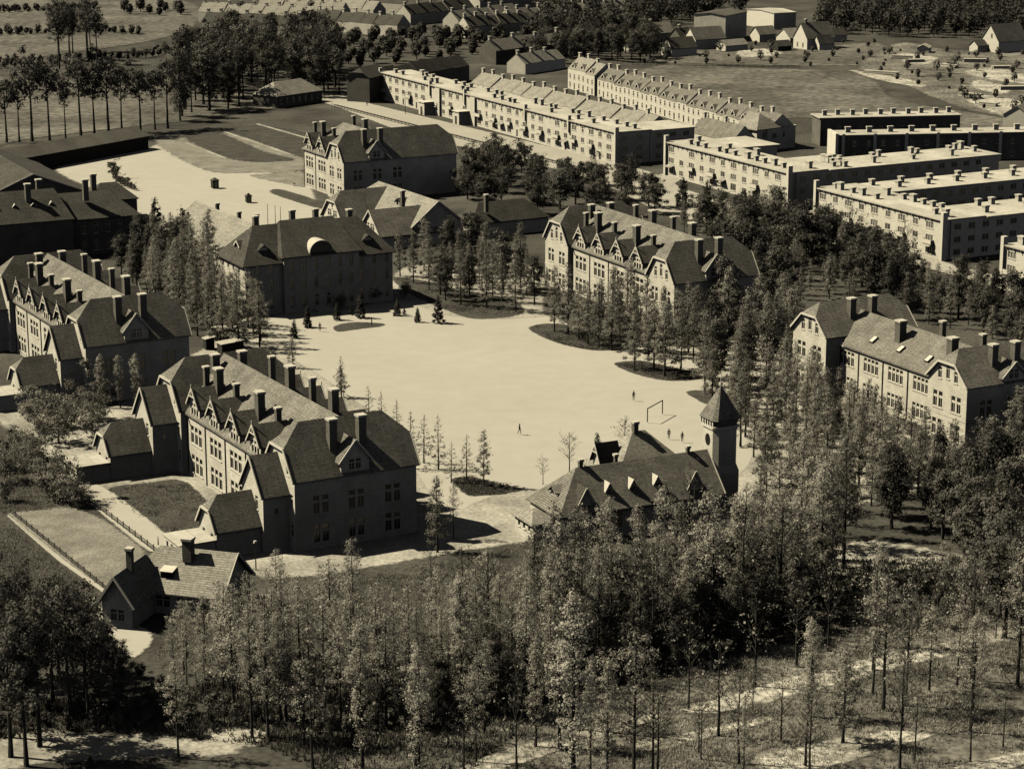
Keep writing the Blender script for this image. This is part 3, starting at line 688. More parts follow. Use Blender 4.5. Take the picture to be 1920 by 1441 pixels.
T = thing('apartment_block', (72.9, 613.4, 0), -62, 'pale flat-roofed apartment block with a long rear wing, second from the left along the street', 'building')
fr_ = facade_front(T, -61, -2)
block(T, -30.5, 0, 0, 61, 12, 9.5, 9.5, flat=True, mw=M_PALE, wins={'y0': wins_local(fr_, -61, 0)}); flat_roof(T, -61, 0, 0, 12)
block(T, -7.2, 2.4, 0, 15, 68, 9.4, 9.4, flat=True, mw=M_PALE, wins={'x1': [(2 + 4.2 * k, z, 'aptd') for k in range(15) for z in (.9, 3.9, 7.0)]})
flat_roof(T, -14.6, .4, 13.2, 70.2, 9.3)
block(T, -52, 12.1, 0, 17, 14, 9.2, 9.2, flat=True, mw=M_PALE); flat_roof(T, -60.4, -43.6, 12.7, 26.4, 9.2)
block(T, -27, 12.1, 0, 9, 22, 7.2, 7.2, flat=True, mw=M_PALE); flat_roof(T, -31.4, -22.6, 12.7, 34, 7.2)
vents(T, -60, -2, 0, 12, 15, 5); vents(T, -13, -.5, 16, 70, 8, 9)
for k in range(12): chimney(T, -11.5 + (k % 3 == 0) * 8, 17 + k * 4.4 + 1.3 * math.sin(k * 2.1), 10.9 + .5 * (k % 2), 9.4, 1.0 + .4 * (k % 3 == 1), 1.0, mats=(M_BRICK, M_CAP))
for xx in (-61, .6):
    b = MB(); b.box(xx - .5, xx + .5, -.7, .5 if xx < 0 else .7, 0, 11.6); b.build('corner_pier', M_STUCCO, T)

T = thing('apartment_block', (101.5, 545.2, 0), -62, 'pale U-shaped flat-roofed apartment block with dark courtyard, third along the street', 'building')
fr_ = facade_front(T, -51, -2)
block(T, -25.5, 0, 0, 51, 12, 9.5, 9.5, flat=True, mw=M_PALE, wins={'y0': wins_local(fr_, -51, 0)}); flat_roof(T, -51, 0, 0, 12)
block(T, -7.2, 2.4, 0, 15, 66, 9.4, 9.4, flat=True, mw=M_PALE, wins={'x1': [(2 + 4.2 * k, z, 'aptd') for k in range(14) for z in (.9, 3.9, 7.0)]}); flat_roof(T, -14.6, .4, 13.2, 68, 9.3)
block(T, -44.5, 12.1, 0, 13, 60, 9.3, 9.3, flat=True, mw=M_PALE, wins={'x1': [(3 + 4.2 * k, z, 'aptd') for k in range(13) for z in (.9, 3.9, 7.0)]}); flat_roof(T, -51, -38, 12.8, 72, 9.3)
vents(T, -50, -2, 0, 12, 13, 15)
for k in range(12): chimney(T, -48 + (k % 2) * 5, 15 + k * 4.6, 11.2, 9.4, 1.2, 1.2, mats=(M_BRICK, M_CAP)); chimney(T, -12 + (k % 3 == 0) * 8, 16 + k * 4.2, 11.3, 9.4, 1.2, 1.2, mats=(M_BRICK, M_CAP))
for xx in (-51, .6):
    b = MB(); b.box(xx - .5, xx + .5, -.7, .5 if xx < 0 else .7, 0, 11.6); b.build('corner_pier', M_STUCCO, T)
T = thing('apartment_block', (128.8, 480, 0), -62, 'corner of a pale flat-roofed apartment block cut by the right edge', 'building')
fr_ = facade_front(T, -40, -2)
block(T, -20, 0, 0, 40, 12, 9.5, 9.5, flat=True, mw=M_PALE, wins={'y0': wins_local(fr_, -40, 0)}); flat_roof(T, -40, 0, 0, 12)
vents(T, -40, -2, 0, 12, 8, 25)
b = MB(); b.box(-40.5, -39.5, -.7, .5, 0, 11.6); b.build('corner_pier', M_STUCCO, T)

# two rows beyond, dark brick standing in for shade on their back walls
T = thing('terrace_block', (95.8, 722, 0), 9, 'row with shade-dark back and thin pale roof edge below the open meadow', 'building')
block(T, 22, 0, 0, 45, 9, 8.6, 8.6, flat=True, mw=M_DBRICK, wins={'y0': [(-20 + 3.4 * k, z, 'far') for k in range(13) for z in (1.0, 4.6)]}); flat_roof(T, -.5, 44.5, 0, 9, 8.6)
for k in range(10): chimney(T, 2 + k * 4.5, 4.5 + (k % 2), 10.6, 8.7, 1.3, 1.0, mats=(M_BRICK, M_CAP))
T = thing('terrace_block', (96.5, 690, 0), 7, 'row with shade-dark back divided by pale piers behind the second apartment block', 'building')
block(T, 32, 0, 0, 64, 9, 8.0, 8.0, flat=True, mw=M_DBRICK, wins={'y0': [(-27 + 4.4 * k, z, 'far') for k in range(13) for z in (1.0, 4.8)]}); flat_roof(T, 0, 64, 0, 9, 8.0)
for k in range(7):
    b = MB(); b.box(1 + k * 9.6, 1.9 + k * 9.6, -.6, -.02, 0, 8.6); b.build('pier', M_STUCCO, T)
b = MB(); b.box(-.9, -.02, -.4, 9.2, 0, 8.7); b.build('end_wall', M_STUCCO, T)
for k in range(9): chimney(T, 4 + k * 6.5, 4.5, 10.0, 8.1, 1.5, 1.0, mats=(M_BRICK, M_CAP))

# ------------------------------------------------------------------ rows of houses
def copy_tree(o, parent=None):
    c = o.copy(); COL.objects.link(c)
    if parent is not None: c.parent = parent
    for ch in list(o.children): copy_tree(ch, c)
    return c
def house_row(p0, p1, n, name, label, group, wd=None, dp=9, ze=6.5, zr=9.8, mw=M_PALE, mr=M_TILE2, wins=True, dorm=False, chim=True, facing=-1, cat='house'):
    """row of alike houses from p0 to p1; fronts face the left-hand side"""
    a = Vector(p0); b = Vector(p1); d = b - a; L = d.length; rz = math.degrees(math.atan2(d.y, d.x)); W = L / n
    proto = None; ORD = 'first second third fourth fifth sixth seventh eighth ninth tenth eleventh twelfth thirteenth fourteenth fifteenth sixteenth seventeenth eighteenth nineteenth twentieth'.split()
    for i in range(n):
        lb = '%s from left, %s' % (ORD[i], label)
        loc = a + d * (i / n)
        if proto is None:
            T = thing(name, (loc.x, loc.y, 0), rz, lb, cat, group)
            fw_ = [(-W * .24, z, 'far') for z in (1.0, 4.0)] + [(W * .24, 4.0, 'far'), (W * .24, .2, 'door')] if wins else []
            # ridge along the row: block y axis runs along +x
            fwl = [(W / 2 + s_, z, k) for s_, z, k in fw_]
            block(T, 0, dp / 2, -90, dp, W, ze, zr, 'gable', 'gable', ov=.02, mw=mw, mr=mr, barge=False, wins={'x1': fwl})
            if chim: chimney(T, W * .06 + .4, dp * .5, zr + 1.5, zr - 1.2, 1.2, .8, mats=(M_BRICK, M_CAP))
            if dorm: dormer(T, W / 2, .9, 0, 2.2, ze - .2, ze + 1.1, ze + 2.1, 3, mw=M_STUCCO, mr=mr, kind='sm', trim=True)
            proto = T
        else:
            c = copy_tree(proto); c.location = (loc.x, loc.y, 0); c['label'] = lb
            c.scale = (1, 1, 1 + .04 * math.sin(i * 2.3))
house_row((-14.5, 829.4), (41.3, 718.4), 16, 'terraced_house', 'narrow terraced house behind the long apartment block', 'terraced houses behind the long block', ze=6.2, zr=9.6)
house_row((30.5, 838), (78.8, 716), 18, 'terraced_house', 'dormered terraced house bordering the open meadow', 'dormered terraced houses by the meadow', ze=6.4, zr=10.2, dorm=True, mr=M_TILE)
house_row((20.5, 861), (29.5, 840), 3, 'gabled_house', 'tall gabled house at the far end of the meadow row', 'gabled houses ending the meadow row', ze=7.5, zr=11.5, dorm=True)
house_row((55, 722), (66, 700), 2, 'rear_house', 'dark-tiled house between the two apartment blocks', 'houses between the apartment blocks', ze=4.5, zr=9, wins=False, mr=M_TILE)
T = thing('corner_house', (78.5, 714, 0), -52, 'pale stuccoed corner house with hipped roof ending the meadow row', 'house')
block(T, 0, 0, 90, 10, 8, 7.2, 11, 'hip', 'gable', mw=M_STUCCO, mr=M_TILE2, ov=.6, wins={'x0': [(2.5, 4.3, 'far'), (5.5, 4.3, 'far'), (3, .8, 'apt')], 'y0': [(-2, 4, 'far'), (2, 4, 'far'), (0, .2, 'door')]})
block(T, .5, 5, 90, 12, 12, 6.6, 6.6, flat=True, mw=M_STUCCO, wins={'y0': [(-3, 3.6, 'aptd'), (1, 3.6, 'far'), (4, 3.6, 'far'), (-2, .6, 'aptd')]}); flat_roof(T, -11, .5, 5.5, 11, 6.6, ov=.3)
# rows farther back
house_row(tuple(spot(690, 190).xy), tuple(spot(880, 152).xy), 6, 'row_house', 'dark-roofed row house behind the long block', 'dark-roofed row behind the long block', ze=6, zr=10, wins=False, mr=M_TILE3, mw=M_DBRICK, chim=False)
T = thing('gable_house', tuple(spot(672, 192).xy) + (0,), -25, 'plain grey gable-ended house at the far end of the long apartment block', 'house')
block(T, 0, 0, 0, 9, 14, 9, 12, 'half', 'gable', hz=10.5, mw=M_DBRICK, mr=M_TILE3, barge=False)
house_row(tuple(spot(930, 122).xy), tuple(spot(1095, 100).xy), 4, 'row_house', 'tiled row house beneath the dark trees', 'tiled row houses under the trees', ze=5.5, zr=9.5, wins=False, mr=M_TILE2, mw=M_DBRICK)
house_row(tuple(spot(985, 140).xy), tuple(spot(1060, 128).xy), 3, 'cottage', 'low cottage with pale weathered roof behind the terraces', 'low cottages behind the terraces', ze=4, zr=7.5, wins=False)
rows = [((960, 58), (1060, 46), 5), ((880, 72), (1000, 62), 6), ((480, 36), (640, 44), 7), ((560, 5), (760, 9), 8), ((880, 4), (1040, -4), 7), ((1060, 24), (1180, 14), 6), ((1080, 44), (1180, 38), 5), ((380, 62), (600, 72), 9), ((372, 42), (560, 52), 8), ((585, 56), (745, 70), 7), ((520, 25), (700, 40), 8), ((640, 20), (860, 34), 9), ((700, 8), (900, 14), 8), ((770, 48), (890, 34), 5), ((860, 60), (975, 44), 5), ((900, 22), (1010, 12), 5), ((430, 10), (620, 16), 8), ((1010, 10), (1110, 4), 5), ((640, 2), (840, 4), 8)]
names = ['bottom', 'second', 'third', 'fourth', 'fifth', 'sixth', 'seventh', 'eighth', 'ninth', 'tenth', 'eleventh', 'twelfth', 'thirteenth', 'fourteenth', 'fifteenth', 'sixteenth', 'seventeenth', 'eighteenth', 'nineteenth']
for i, (a, b, n) in enumerate(rows):
    house_row(tuple(spot(*a).xy), tuple(spot(*b).xy), n, 'far_house', 'small house in the %s far row at the top' % names[i], 'far rows of houses, %s' % names[i], ze=5, zr=9, dp=9, wins=False, mr=M_TILE3 if i % 2 else M_TILE2, mw=M_PALE if i % 3 else M_BRICK)
# farm and workshops, upper right
def gable(name, px, rz, wd, dp, ze, zr, label, mw=M_STUCCO, mr=M_TILE, wins=None, cat='house', chim=0, e='gable'):
    p = spot(*px); T = thing(name, (p.x, p.y, 0), rz, label, cat)
    block(T, 0, 0, 0, wd, dp, ze, zr, e, e, mw=mw, mr=mr, wins=wins or {}, barge=False, ov=.3)
    for k in range(chim): chimney(T, 0, 2.5 + k * 4, zr + 1.5, zr - 1.5, .9, .9)
    return T
gable('farmhouse', (1500, 92), -62, 10, 14, 5, 11, 'large farmhouse with bright white gable among the allotments', wins={'y0': [(-2, 1, 'far'), (2, 1, 'far')]}, chim=1)
gable('outhouse', (1530, 94), -60, 4.5, 7, 3, 6.2, 'small white-gabled outhouse right of the large white farmhouse', wins={'y0': [(0, .1, 'door')]})
gable('outhouse', (1468, 82), -60, 10, 9, 3, 6.5, 'low white-gabled shed left of the large white farmhouse', mr=M_TILE2)
gable('chapel', (1855, 98), -58, 10.5, 16, 5, 11.5, 'white-gabled barn with arched doorway at the far right', wins={'y0': [(-1.6, .1, 'gate'), (1, 6, 'far')]}, cat='barn')
gable('workshop', (1330, 76), -30, 15, 22, 11, 12, 'tall dark-sided workshop behind the allotments', mw=M_BRICK, mr=M_TARD, cat='building')
gable('warehouse', (1425, 52), -62, 22, 12, 7.5, 8.2, 'pale flat-fronted warehouse behind the tall workshop', mw=M_STUCCO, mr=M_TAR, cat='building')
gable('barn', (1293, 92), -62, 9, 15, 4.5, 9, 'white-sided barn left of the tall workshop', cat='barn')
gable('farm_cottage', (1195, 96), 35, 9, 14, 4, 8.5, 'dark-roofed farm cottage beside the round trees left of the allotments', mw=M_BRICK, mr=M_TILE3)
gable('farm_cottage', (1250, 105), -62, 8, 12, 3.6, 7.5, 'small farm cottage with white gable at the allotment edge', mr=M_TILE3)
gable('garden_house', (1905, 238), -30, 9, 10, 4, 7, 'white-walled garden house at the right edge below the rough lot', mr=M_TILE2)
gable('shed', (1610 + 120, 100), -20, 5, 6, 2.4, 3.6, 'pale shed on the rough lot left of the white barn', mr=M_TAR, cat='shed')

for i, (px, rz, wd, dp, ze, zr, lb, mw_, mr_) in enumerate((((1352, 96), -55, 6, 12, 2.6, 4.6, 'long low glasshouse-like shed under the tall workshop', M_STUCCO, M_TILE2), ((1415, 78), -60, 7, 9, 3.4, 6.5, 'white-gabled barn between the workshop and the farmhouse', M_STUCCO, M_TILE), ((1452, 96), -60, 5, 7, 2.4, 4.4, 'dark shed at the foot of the large farmhouse', M_DARKWOOD, M_TILE3), ((1552, 78), -60, 6, 8, 3, 5.6, 'dark-roofed shed right of the small outhouse', M_BRICK, M_TILE3), ((1825, 98), -58, 5, 6, 3, 5, 'low white lean-to left of the white barn', M_STUCCO, M_TARD), ((1210, 78), -60, 8, 12, 4, 8, 'grey cottage under the far trees', M_BRICK, M_TILE2), ((1265, 84), -50, 7, 10, 3.6, 7, 'dark cottage left of the white-sided barn', M_DBRICK, M_TILE3), ((1115, 96), -58, 8, 11, 4, 8, 'tiled cottage behind the far end of the meadow row', M_BRICK, M_TILE2), ((1150, 70), -58, 9, 14, 4, 8.5, 'long dark-roofed cottage at the top, right of centre', M_BRICK, M_TILE3), ((1730, 226), -58, 5, 6, 2.2, 3.4, 'pale flat shed behind the row with pale piers', M_STUCCO, M_TAR))):
    gable('garden_shed' if ze < 3.2 else 'cottage', px, rz, wd, dp, ze, zr, lb, mw=mw_, mr=mr_, cat='shed' if ze < 3.2 else 'house', chim=1 if ze > 3.5 else 0)
# ------------------------------------------------------------------ trees
def np_mesh(name, verts, quads, m, tris=None):
    me = bpy.data.meshes.new(name)
    faces = quads.tolist() if tris is None else quads.tolist() + tris.tolist()
    me.from_pydata(verts.tolist(), [], faces); me.materials.append(m); me.update()
    return me
def leaves(centres, size, rng, out=None):
    """small diamond leaf sprays; with 'out' they turn their faces outward as foliage does"""
    n = len(centres); nr = rng.normal(size=(n, 3))
    if out is not None: nr = out + nr * .42 + np.array([0, 0, .25])
    nr /= np.linalg.norm(nr, axis=1)[:, None] + 1e-9
    a = np.cross(nr, rng.normal(size=(n, 3))); a /= np.linalg.norm(a, axis=1)[:, None] + 1e-9
    b = np.cross(nr, a)
    s_ = (size * np.clip(rng.lognormal(0, .42, n), .4, 2.4))[:, None]
    a = a * s_ * .5; b = b * s_ * .38
    v = np.empty((n * 4, 3)); v[0::4] = centres - a; v[1::4] = centres + b; v[2::4] = centres + a; v[3::4] = centres - b
    return v, np.arange(n * 4).reshape(n, 4)
class Tubes:
    def __init__(s): s.v = []; s.f = []
    def add(s, pts, rad, n):
        base = len(s.v)
        for k, p in enumerate(pts):
            d = pts[min(k + 1, len(pts) - 1)] - pts[max(k - 1, 0)]; d = d / (np.linalg.norm(d) + 1e-9)
            x = np.cross(d, (.31, .9, .2)); x /= np.linalg.norm(x) + 1e-9; y = np.cross(d, x)
            for i in range(n):
                t = 2 * math.pi * i / n; s.v.append(p + (x * math.cos(t) + y * math.sin(t)) * rad[k])
        for k in range(len(pts) - 1):
            for i in range(n):
                j = (i + 1) % n; s.f.append([base + k * n + i, base + k * n + j, base + (k + 1) * n + j, base + (k + 1) * n + i])
def make_tree(seed, h, r0, cb, prof, nb, elev, nleaf, lsize, sub=4, clump=.5, bark=None, leaf=None, lean=.02, trunkn=7, up=.25):
    """tapered trunk with limbs; leaves gathered round the twigs. prof(t) = crown radius at t (0 crown base, 1 top)"""
    rng = np.random.default_rng(seed); T_ = Tubes()
    k = 9; pts = []; off = np.zeros(2)
    for i in range(k):
        off = off + rng.normal(size=2) * lean * h / k; pts.append(np.array([off[0], off[1], h * i / (k - 1)]))
    pts[0][2] = -.3
    T_.add(pts, [r0 * (1.25 if i == 0 else 1) * (1 - .93 * i / (k - 1)) + .015 for i in range(k)], trunkn)
    at = lambda t: np.array([np.interp(t * h, [p[2] for p in pts], [p[c] for p in pts]) for c in (0, 1)] + [t * h])
    L = []; phi = rng.uniform(0, 6.28); wts = []
    for i in range(nb):
        t = (i + rng.uniform(0, 1)) / nb; tt = cb + (1 - cb) * t * .97
        R_ = max(.25, prof(t)) * rng.uniform(.65, 1.2); phi += 2.4 + rng.normal() * .35
        el = elev + rng.normal() * .16 + t * up
        d = np.array([math.cos(phi) * math.cos(el), math.sin(phi) * math.cos(el), math.sin(el)])
        p0 = at(tt); ln = R_ / max(.35, math.cos(el)); 
        p1 = p0 + d * ln * .55 + np.array([0, 0, .04 * ln]); p2 = p0 + d * ln + np.array([0, 0, .12 * ln]) + rng.normal(size=3) * .06 * ln
        rb = max(.018, r0 * .3 * (1 - t) + .012)
        T_.add([p0, p1, p2], [rb, rb * .6, .012], 3)
        tw = []
        for s_ in range(sub):
            q0 = p0 + (p2 - p0) * rng.uniform(.3, .98); dd = d + rng.normal(size=3) * .65; dd /= np.linalg.norm(dd)
            q1 = q0 + dd * ln * rng.uniform(.2, .42); T_.add([q0, q1], [max(.012, rb * .35), .008], 3); tw.append((q0, q1))
        tw.append((p1, p2)); L.append(tw); wts.append(ln ** 1.3)
    wts = np.array(wts) / sum(wts); C_ = []; O_ = []
    for tw, wt in zip(L, wts):
        n = rng.poisson(nleaf * wt * rng.uniform(.45, 1.5))
        if not n: continue
        # a few uneven clumps per limb rather than an even veil
        nc = int(rng.integers(3, 7)); ci = rng.integers(0, len(tw), nc); cu = rng.uniform(.35, 1.08, nc)[:, None]
        a = np.array([tw[q][0] for q in ci]); b = np.array([tw[q][1] for q in ci]); cc = a + (b - a) * cu
        pick = rng.choice(nc, n, p=rng.dirichlet(np.ones(nc) * 1.6)); sp_ = (clump * rng.uniform(.7, 1.7, nc))[pick][:, None]
        off_ = rng.normal(size=(n, 3)) * sp_ * np.array([1, 1, .75]); ps = cc[pick] + off_
        ax = ps - np.stack([np.full(n, pts[4][0]), np.full(n, pts[4][1]), ps[:, 2] - .4], 1)
        O_.append(.75 * ax / (np.linalg.norm(ax, axis=1)[:, None] + 1e-9) + .6 * off_ / (np.linalg.norm(off_, axis=1)[:, None] + 1e-9)); C_.append(ps)
    C_ = np.concatenate(C_)
    v, f = leaves(C_, lsize, rng, np.concatenate(O_))
    return (np_mesh('trunk', np.array(T_.v), np.array(T_.f), bark or M_BARK), np_mesh('crown', v, f, leaf or M_LEAF), h)
KIND = {}
def protos(kind, n, **kw):
    KIND[kind] = [make_tree(1000 * len(KIND) + i, h=kw['h'] * (1 + .06 * (i - n / 2)), **{k: v for k, v in kw.items() if k != 'h'}) for i in range(n)]
bump_ = lambda a, b: (lambda t: a * (math.sin(math.pi * min(1, (t * .92 + .08)) ** .75) ** .7) + b * (1 - t))
protos('feather', 6, h=17, r0=.2, cb=.30, prof=bump_(1.9, .4), nb=50, elev=.45, nleaf=2700, lsize=.16, clump=.24, sub=6, leaf=M_LEAFB)
protos('slender', 5, h=15, r0=.19, cb=.16, prof=lambda t: 1.9 * (1 - t) ** .7 + .25, nb=46, elev=.25, nleaf=4600, lsize=.18, clump=.24, sub=5)
protos('column', 3, h=18, r0=.22, cb=.10, prof=lambda t: 1.1 * math.sin(math.pi * (.12 + .85 * t)) + .3, nb=60, elev=.95, nleaf=5200, lsize=.16, clump=.22, leaf=M_LEAFB)
protos('larch', 4, h=10, r0=.13, cb=.12, prof=lambda t: 1.9 * (1 - t) ** .8 + .15, nb=44, elev=.05, nleaf=620, lsize=.17, clump=.12, sub=5)
protos('bare', 4, h=9, r0=.11, cb=.32, prof=bump_(1.7, .3), nb=30, elev=.55, nleaf=170, lsize=.17, clump=.15, sub=6)
protos('round', 4, h=9, r0=.26, cb=.18, prof=bump_(3.0, .5), nb=40, elev=.5, nleaf=7000, lsize=.27, clump=.36, sub=6, leaf=M_LEAFD)
protos('dark', 4, h=13, r0=.24, cb=.18, prof=bump_(2.0, .4), nb=46, elev=.5, nleaf=6500, lsize=.24, clump=.34, sub=6, leaf=M_LEAFD)
protos('pine', 4, h=18, r0=.27, cb=.38, prof=bump_(3.2, .8), nb=34, elev=.2, nleaf=9000, lsize=.22, clump=.34, sub=6, leaf=M_PINE)
protos('spruce', 3, h=9, r0=.17, cb=.05, prof=lambda t: 2.0 * (1 - t) + .1, nb=60, elev=-.1, nleaf=4200, lsize=.26, clump=.2, sub=4, leaf=M_NEEDLE, up=.5)
protos('avenue', 4, h=24, r0=.42, cb=.52, prof=bump_(3.6, .6), nb=34, elev=.6, nleaf=1900, lsize=.55, clump=.55, sub=5, leaf=M_LEAFD)
protos('shrub', 3, h=3, r0=.09, cb=.08, prof=bump_(1.9, .6), nb=34, elev=.6, nleaf=2600, lsize=.2, clump=.22, leaf=M_LEAF)
KIND['bush'] = KIND['round']
NAMES = {'bush': 'bush', 'feather': 'leafing_tree', 'slender': 'slender_tree', 'column': 'poplar', 'larch': 'larch', 'bare': 'bare_tree', 'round': 'round_tree', 'dark': 'dark_tree', 'pine': 'pine_tree', 'spruce': 'spruce', 'avenue': 'avenue_tree', 'shrub': 'shrub'}
TR = random.Random(42); NT = [0]
def tree(kind, x, y, h, label, group=None, cat='tree'):
    tm, cm, h0 = TR.choice(KIND[kind]); s_ = h / h0; k = TR.uniform(.88, 1.15)
    o = thing(NAMES[kind], (x, y, 0), TR.uniform(0, 360), label, 'shrub' if kind in ('shrub', 'bush') else cat, group)
    o.scale = (s_ * k, s_ * k, s_)
    link('trunk', tm, o); link('crown', cm, o); NT[0] += 1
    return o
def tree_px(kind, px, py, h, label, group=None):
    p = spot(px, py); return tree(kind, p.x, p.y, h, label, group)
def inside(p, poly):
    c = False; j = len(poly) - 1
    for i in range(len(poly)):
        a, b = poly[i], poly[j]
        if (a[1] > p[1]) != (b[1] > p[1]) and p[0] < (b[0] - a[0]) * (p[1] - a[1]) / (b[1] - a[1]) + a[0]: c = not c
        j = i
    return c
FOOT = []
for o in list(bpy.data.objects):
    if o.parent is None and o.get('category') in ('building', 'house'):
        bpy.context.view_layer.update(); break
def add_foot(o):
    inv = o.matrix_world.inverted(); xs, ys = [], []
    for c in o.children:
        if c.type == 'MESH' and c.name.split('.')[0].endswith('wall'):
            b = [c.matrix_local @ Vector(q) for q in c.bound_box]
            FOOT.append((inv, min(q.x for q in b) - 1.3, max(q.x for q in b) + 1.3, min(q.y for q in b) - 1.3, max(q.y for q in b) + 1.3))
for o in list(bpy.data.objects):
    if o.parent is None and o.get('category') in ('building', 'house', 'shed'): add_foot(o)
def free(x, y):
    for inv, x0, x1, y0, y1 in FOOT:
        q = inv @ Vector((x, y, 0))
        if x0 < q.x < x1 and y0 < q.y < y1: return False
    return True
def scatter_points(poly_px, space, seed, tries=6000, most=400):
    poly = [tuple(spot(*p).xy) for p in poly_px]; rr = random.Random(seed); out = []
    x0, x1 = min(p[0] for p in poly), max(p[0] for p in poly); y0, y1 = min(p[1] for p in poly), max(p[1] for p in poly)
    for _ in range(tries):
        q = (rr.uniform(x0, x1), rr.uniform(y0, y1))
        if inside(q, poly) and all((q[0] - a) ** 2 + (q[1] - b) ** 2 > space * space for a, b in out) and free(*q):
            out.append(q)
            if len(out) >= most: break
    return out
ADJ = {'feather': 'leafing', 'slender': 'slender', 'dark': 'dark', 'round': 'round dark', 'bare': 'nearly bare', 'spruce': 'conical', 'pine': 'pine-like', 'column': 'columnar', 'shrub': 'bushy', 'avenue': 'tall-trunked', 'larch': 'thin'}
def wood(poly_px, space, kinds, hr, label, group, seed, most=400, marks=None):
    """scatter of single trees; marks are landmarks (survey x, phrase) that tell where along the wood a tree stands"""
    rr = random.Random(seed + 5); pts = scatter_points(poly_px, space, seed, most=most)
    if not pts: return
    ys = sorted(p[1] for p in pts); n = len(ys); xs = sorted(p[0] / p[1] for p in pts)
    for (x, y) in pts:
        kd = rr.choice(kinds); h = rr.uniform(*hr)
        row = ('front edge', 'front half', 'middle', 'rear half', 'rear edge')[min(4, int(5 * ys.index(y) / n))]
        col_ = ('far left', 'left', 'centre left', 'centre', 'centre right', 'right', 'far right')[min(6, int(7 * xs.index(x / y) / n))]
        sz = ('low', 'mid-height', 'tall')[min(2, int(3 * (h - hr[0]) / (hr[1] - hr[0] + 1e-6)))]
        lb = '%s %s' % (sz, label.replace('@', ADJ[kd]))
        tree(kd, x, y, h, '%s, %s, %s' % (lb, col_, row), group)

ORDS = 'first second third fourth fifth sixth seventh eighth ninth tenth eleventh twelfth thirteenth fourteenth fifteenth sixteenth seventeenth eighteenth nineteenth twentieth twenty-first twenty-second'.split()
def rank(L):
    xs = sorted(q[0] for q in L); return [(ORDS[xs.index(q[0])],) + tuple(q) for q in L]
# front belt
wood([(470, 1275), (640, 1250), (830, 1215), (990, 1190), (1000, 1285), (900, 1308), (700, 1338), (520, 1350)], 3.4, ['feather'] * 8 + ['column', 'slender', 'bare'], (9.5, 16), '@ tree in the pale left front belt', 'trees of the front belt', 11)
wood([(990, 1180), (1050, 1150), (1180, 1135), (1330, 1120), (1430, 1060), (1540, 1010), (1610, 1000), (1560, 1120), (1480, 1170), (1330, 1218), (1150, 1262), (1000, 1285)], 3.8, ['feather', 'slender', 'feather', 'column', 'feather', 'slender', 'bare'], (13, 19), '@ tree in the front belt below the tower', 'trees of the front belt', 13)
wood([(330, 1265), (400, 1235), (470, 1240), (520, 1290), (500, 1330), (380, 1330)], 4.2, ['feather'], (9, 13.5), '@ tree with pale foliage by the cottage', 'trees in front of the cottage', 12)
for i, x, y, h in rank(((50, 1436, 19), (75, 1400, 19), (130, 1352, 18), (20, 1420, 18), (100, 1318, 16), (160, 1300, 13), (215, 1290, 7), (5, 1330, 17), (-20, 1290, 17), (40, 1270, 15), (110, 1262, 13), (165, 1345, 13), (230, 1320, 7.5), (190, 1330, 9), (140, 1320, 14), (-10, 1380, 19))):
    tree_px('pine', x, y, h, '%s dark pine from the left in the lower left clump' % i, 'pines in the lower left corner')
for x, y, h, lb in ((335, 1420, 12.5, 'broad leafing tree with dark trunk standing on the sandy track, lower left'), (503, 1388, 16, 'thin straight leafing tree at the right end of the sandy track')):
    tree_px('feather', x, y, h, lb)
tree_px('spruce', 170, 1450, 2.6, 'small dark conifer at the bottom edge, lower left')
# trees standing free in the meadow, bottom right
for kd, x, y, h, lb in (('column', 785, 1475, 16.5, 'columnar leafy poplar rising from the bottom edge, left of the middle'), ('bare', 870, 1452, 9, 'thin bare tree at the bottom edge right of the left poplar'), ('bare', 968, 1452, 11, 'bare tree leaning a little at the bottom centre'), ('column', 1075, 1500, 24, 'tall pale columnar poplar at the bottom, right of the middle'), ('column', 1138, 1480, 15, 'shorter leafy poplar beside the tall pale one'), ('feather', 1188, 1470, 19, 'tall thin-trunked tree right of the two poplars'), ('bare', 1233, 1448, 10, 'bare young tree right of the thin-trunked tree, bottom'), ('bare', 1310, 1412, 7, 'small bare tree left of the forked dark one in the meadow'), ('bare', 1385, 1432, 12, 'forked dark bare tree in the pale meadow'), ('bare', 1517, 1456, 10, 'slim bare tree in the bottom meadow, right of the forked one'), ('feather', 1655, 1332, 18, 'tall bare-trunked tree in the right meadow, left of a pair'), ('feather', 1698, 1322, 17, 'tall bare-trunked tree, right one of the meadow pair'), ('feather', 1742, 1296, 12, 'light feathery young tree in the right meadow'), ('bare', 1820, 1275, 16, 'dark upright tree near the right edge of the meadow'), ('feather', 1908, 1285, 19, 'tall straight tree at the right edge of the meadow'), ('bare', 1715, 1425, 9, 'young bare tree low in the right meadow'), ('bare', 1880, 1400, 8, 'small bare tree in the lower right corner')):
    tree_px(kd, x, y, h, lb)
wood([(1000, 1400), (1300, 1300), (1560, 1215), (1900, 1150), (1950, 1200), (1950, 1430), (1500, 1470), (1100, 1480)], 7.0, ['bare', 'bare', 'feather', 'column', 'slender'], (6, 15), '@ tree in the bottom right meadow', 'thin trees of the meadow', 19)
wood([(1540, 1130), (1900, 1090), (1940, 1130), (1640, 1180)], 6.5, ['bare', 'dark', 'bare', 'shrub'], (3, 8), '@ tree below the right-hand clearing', 'trees below the clearing', 20)
wood([(560, 1345), (700, 1335), (1000, 1280), (1330, 1205), (1500, 1160), (1480, 1190), (1300, 1240), (1000, 1325), (760, 1375), (600, 1385)], 3.0, ['dark'], (4, 8.5), '@ understorey tree along the front belt', 'understorey of the front belt', 18)
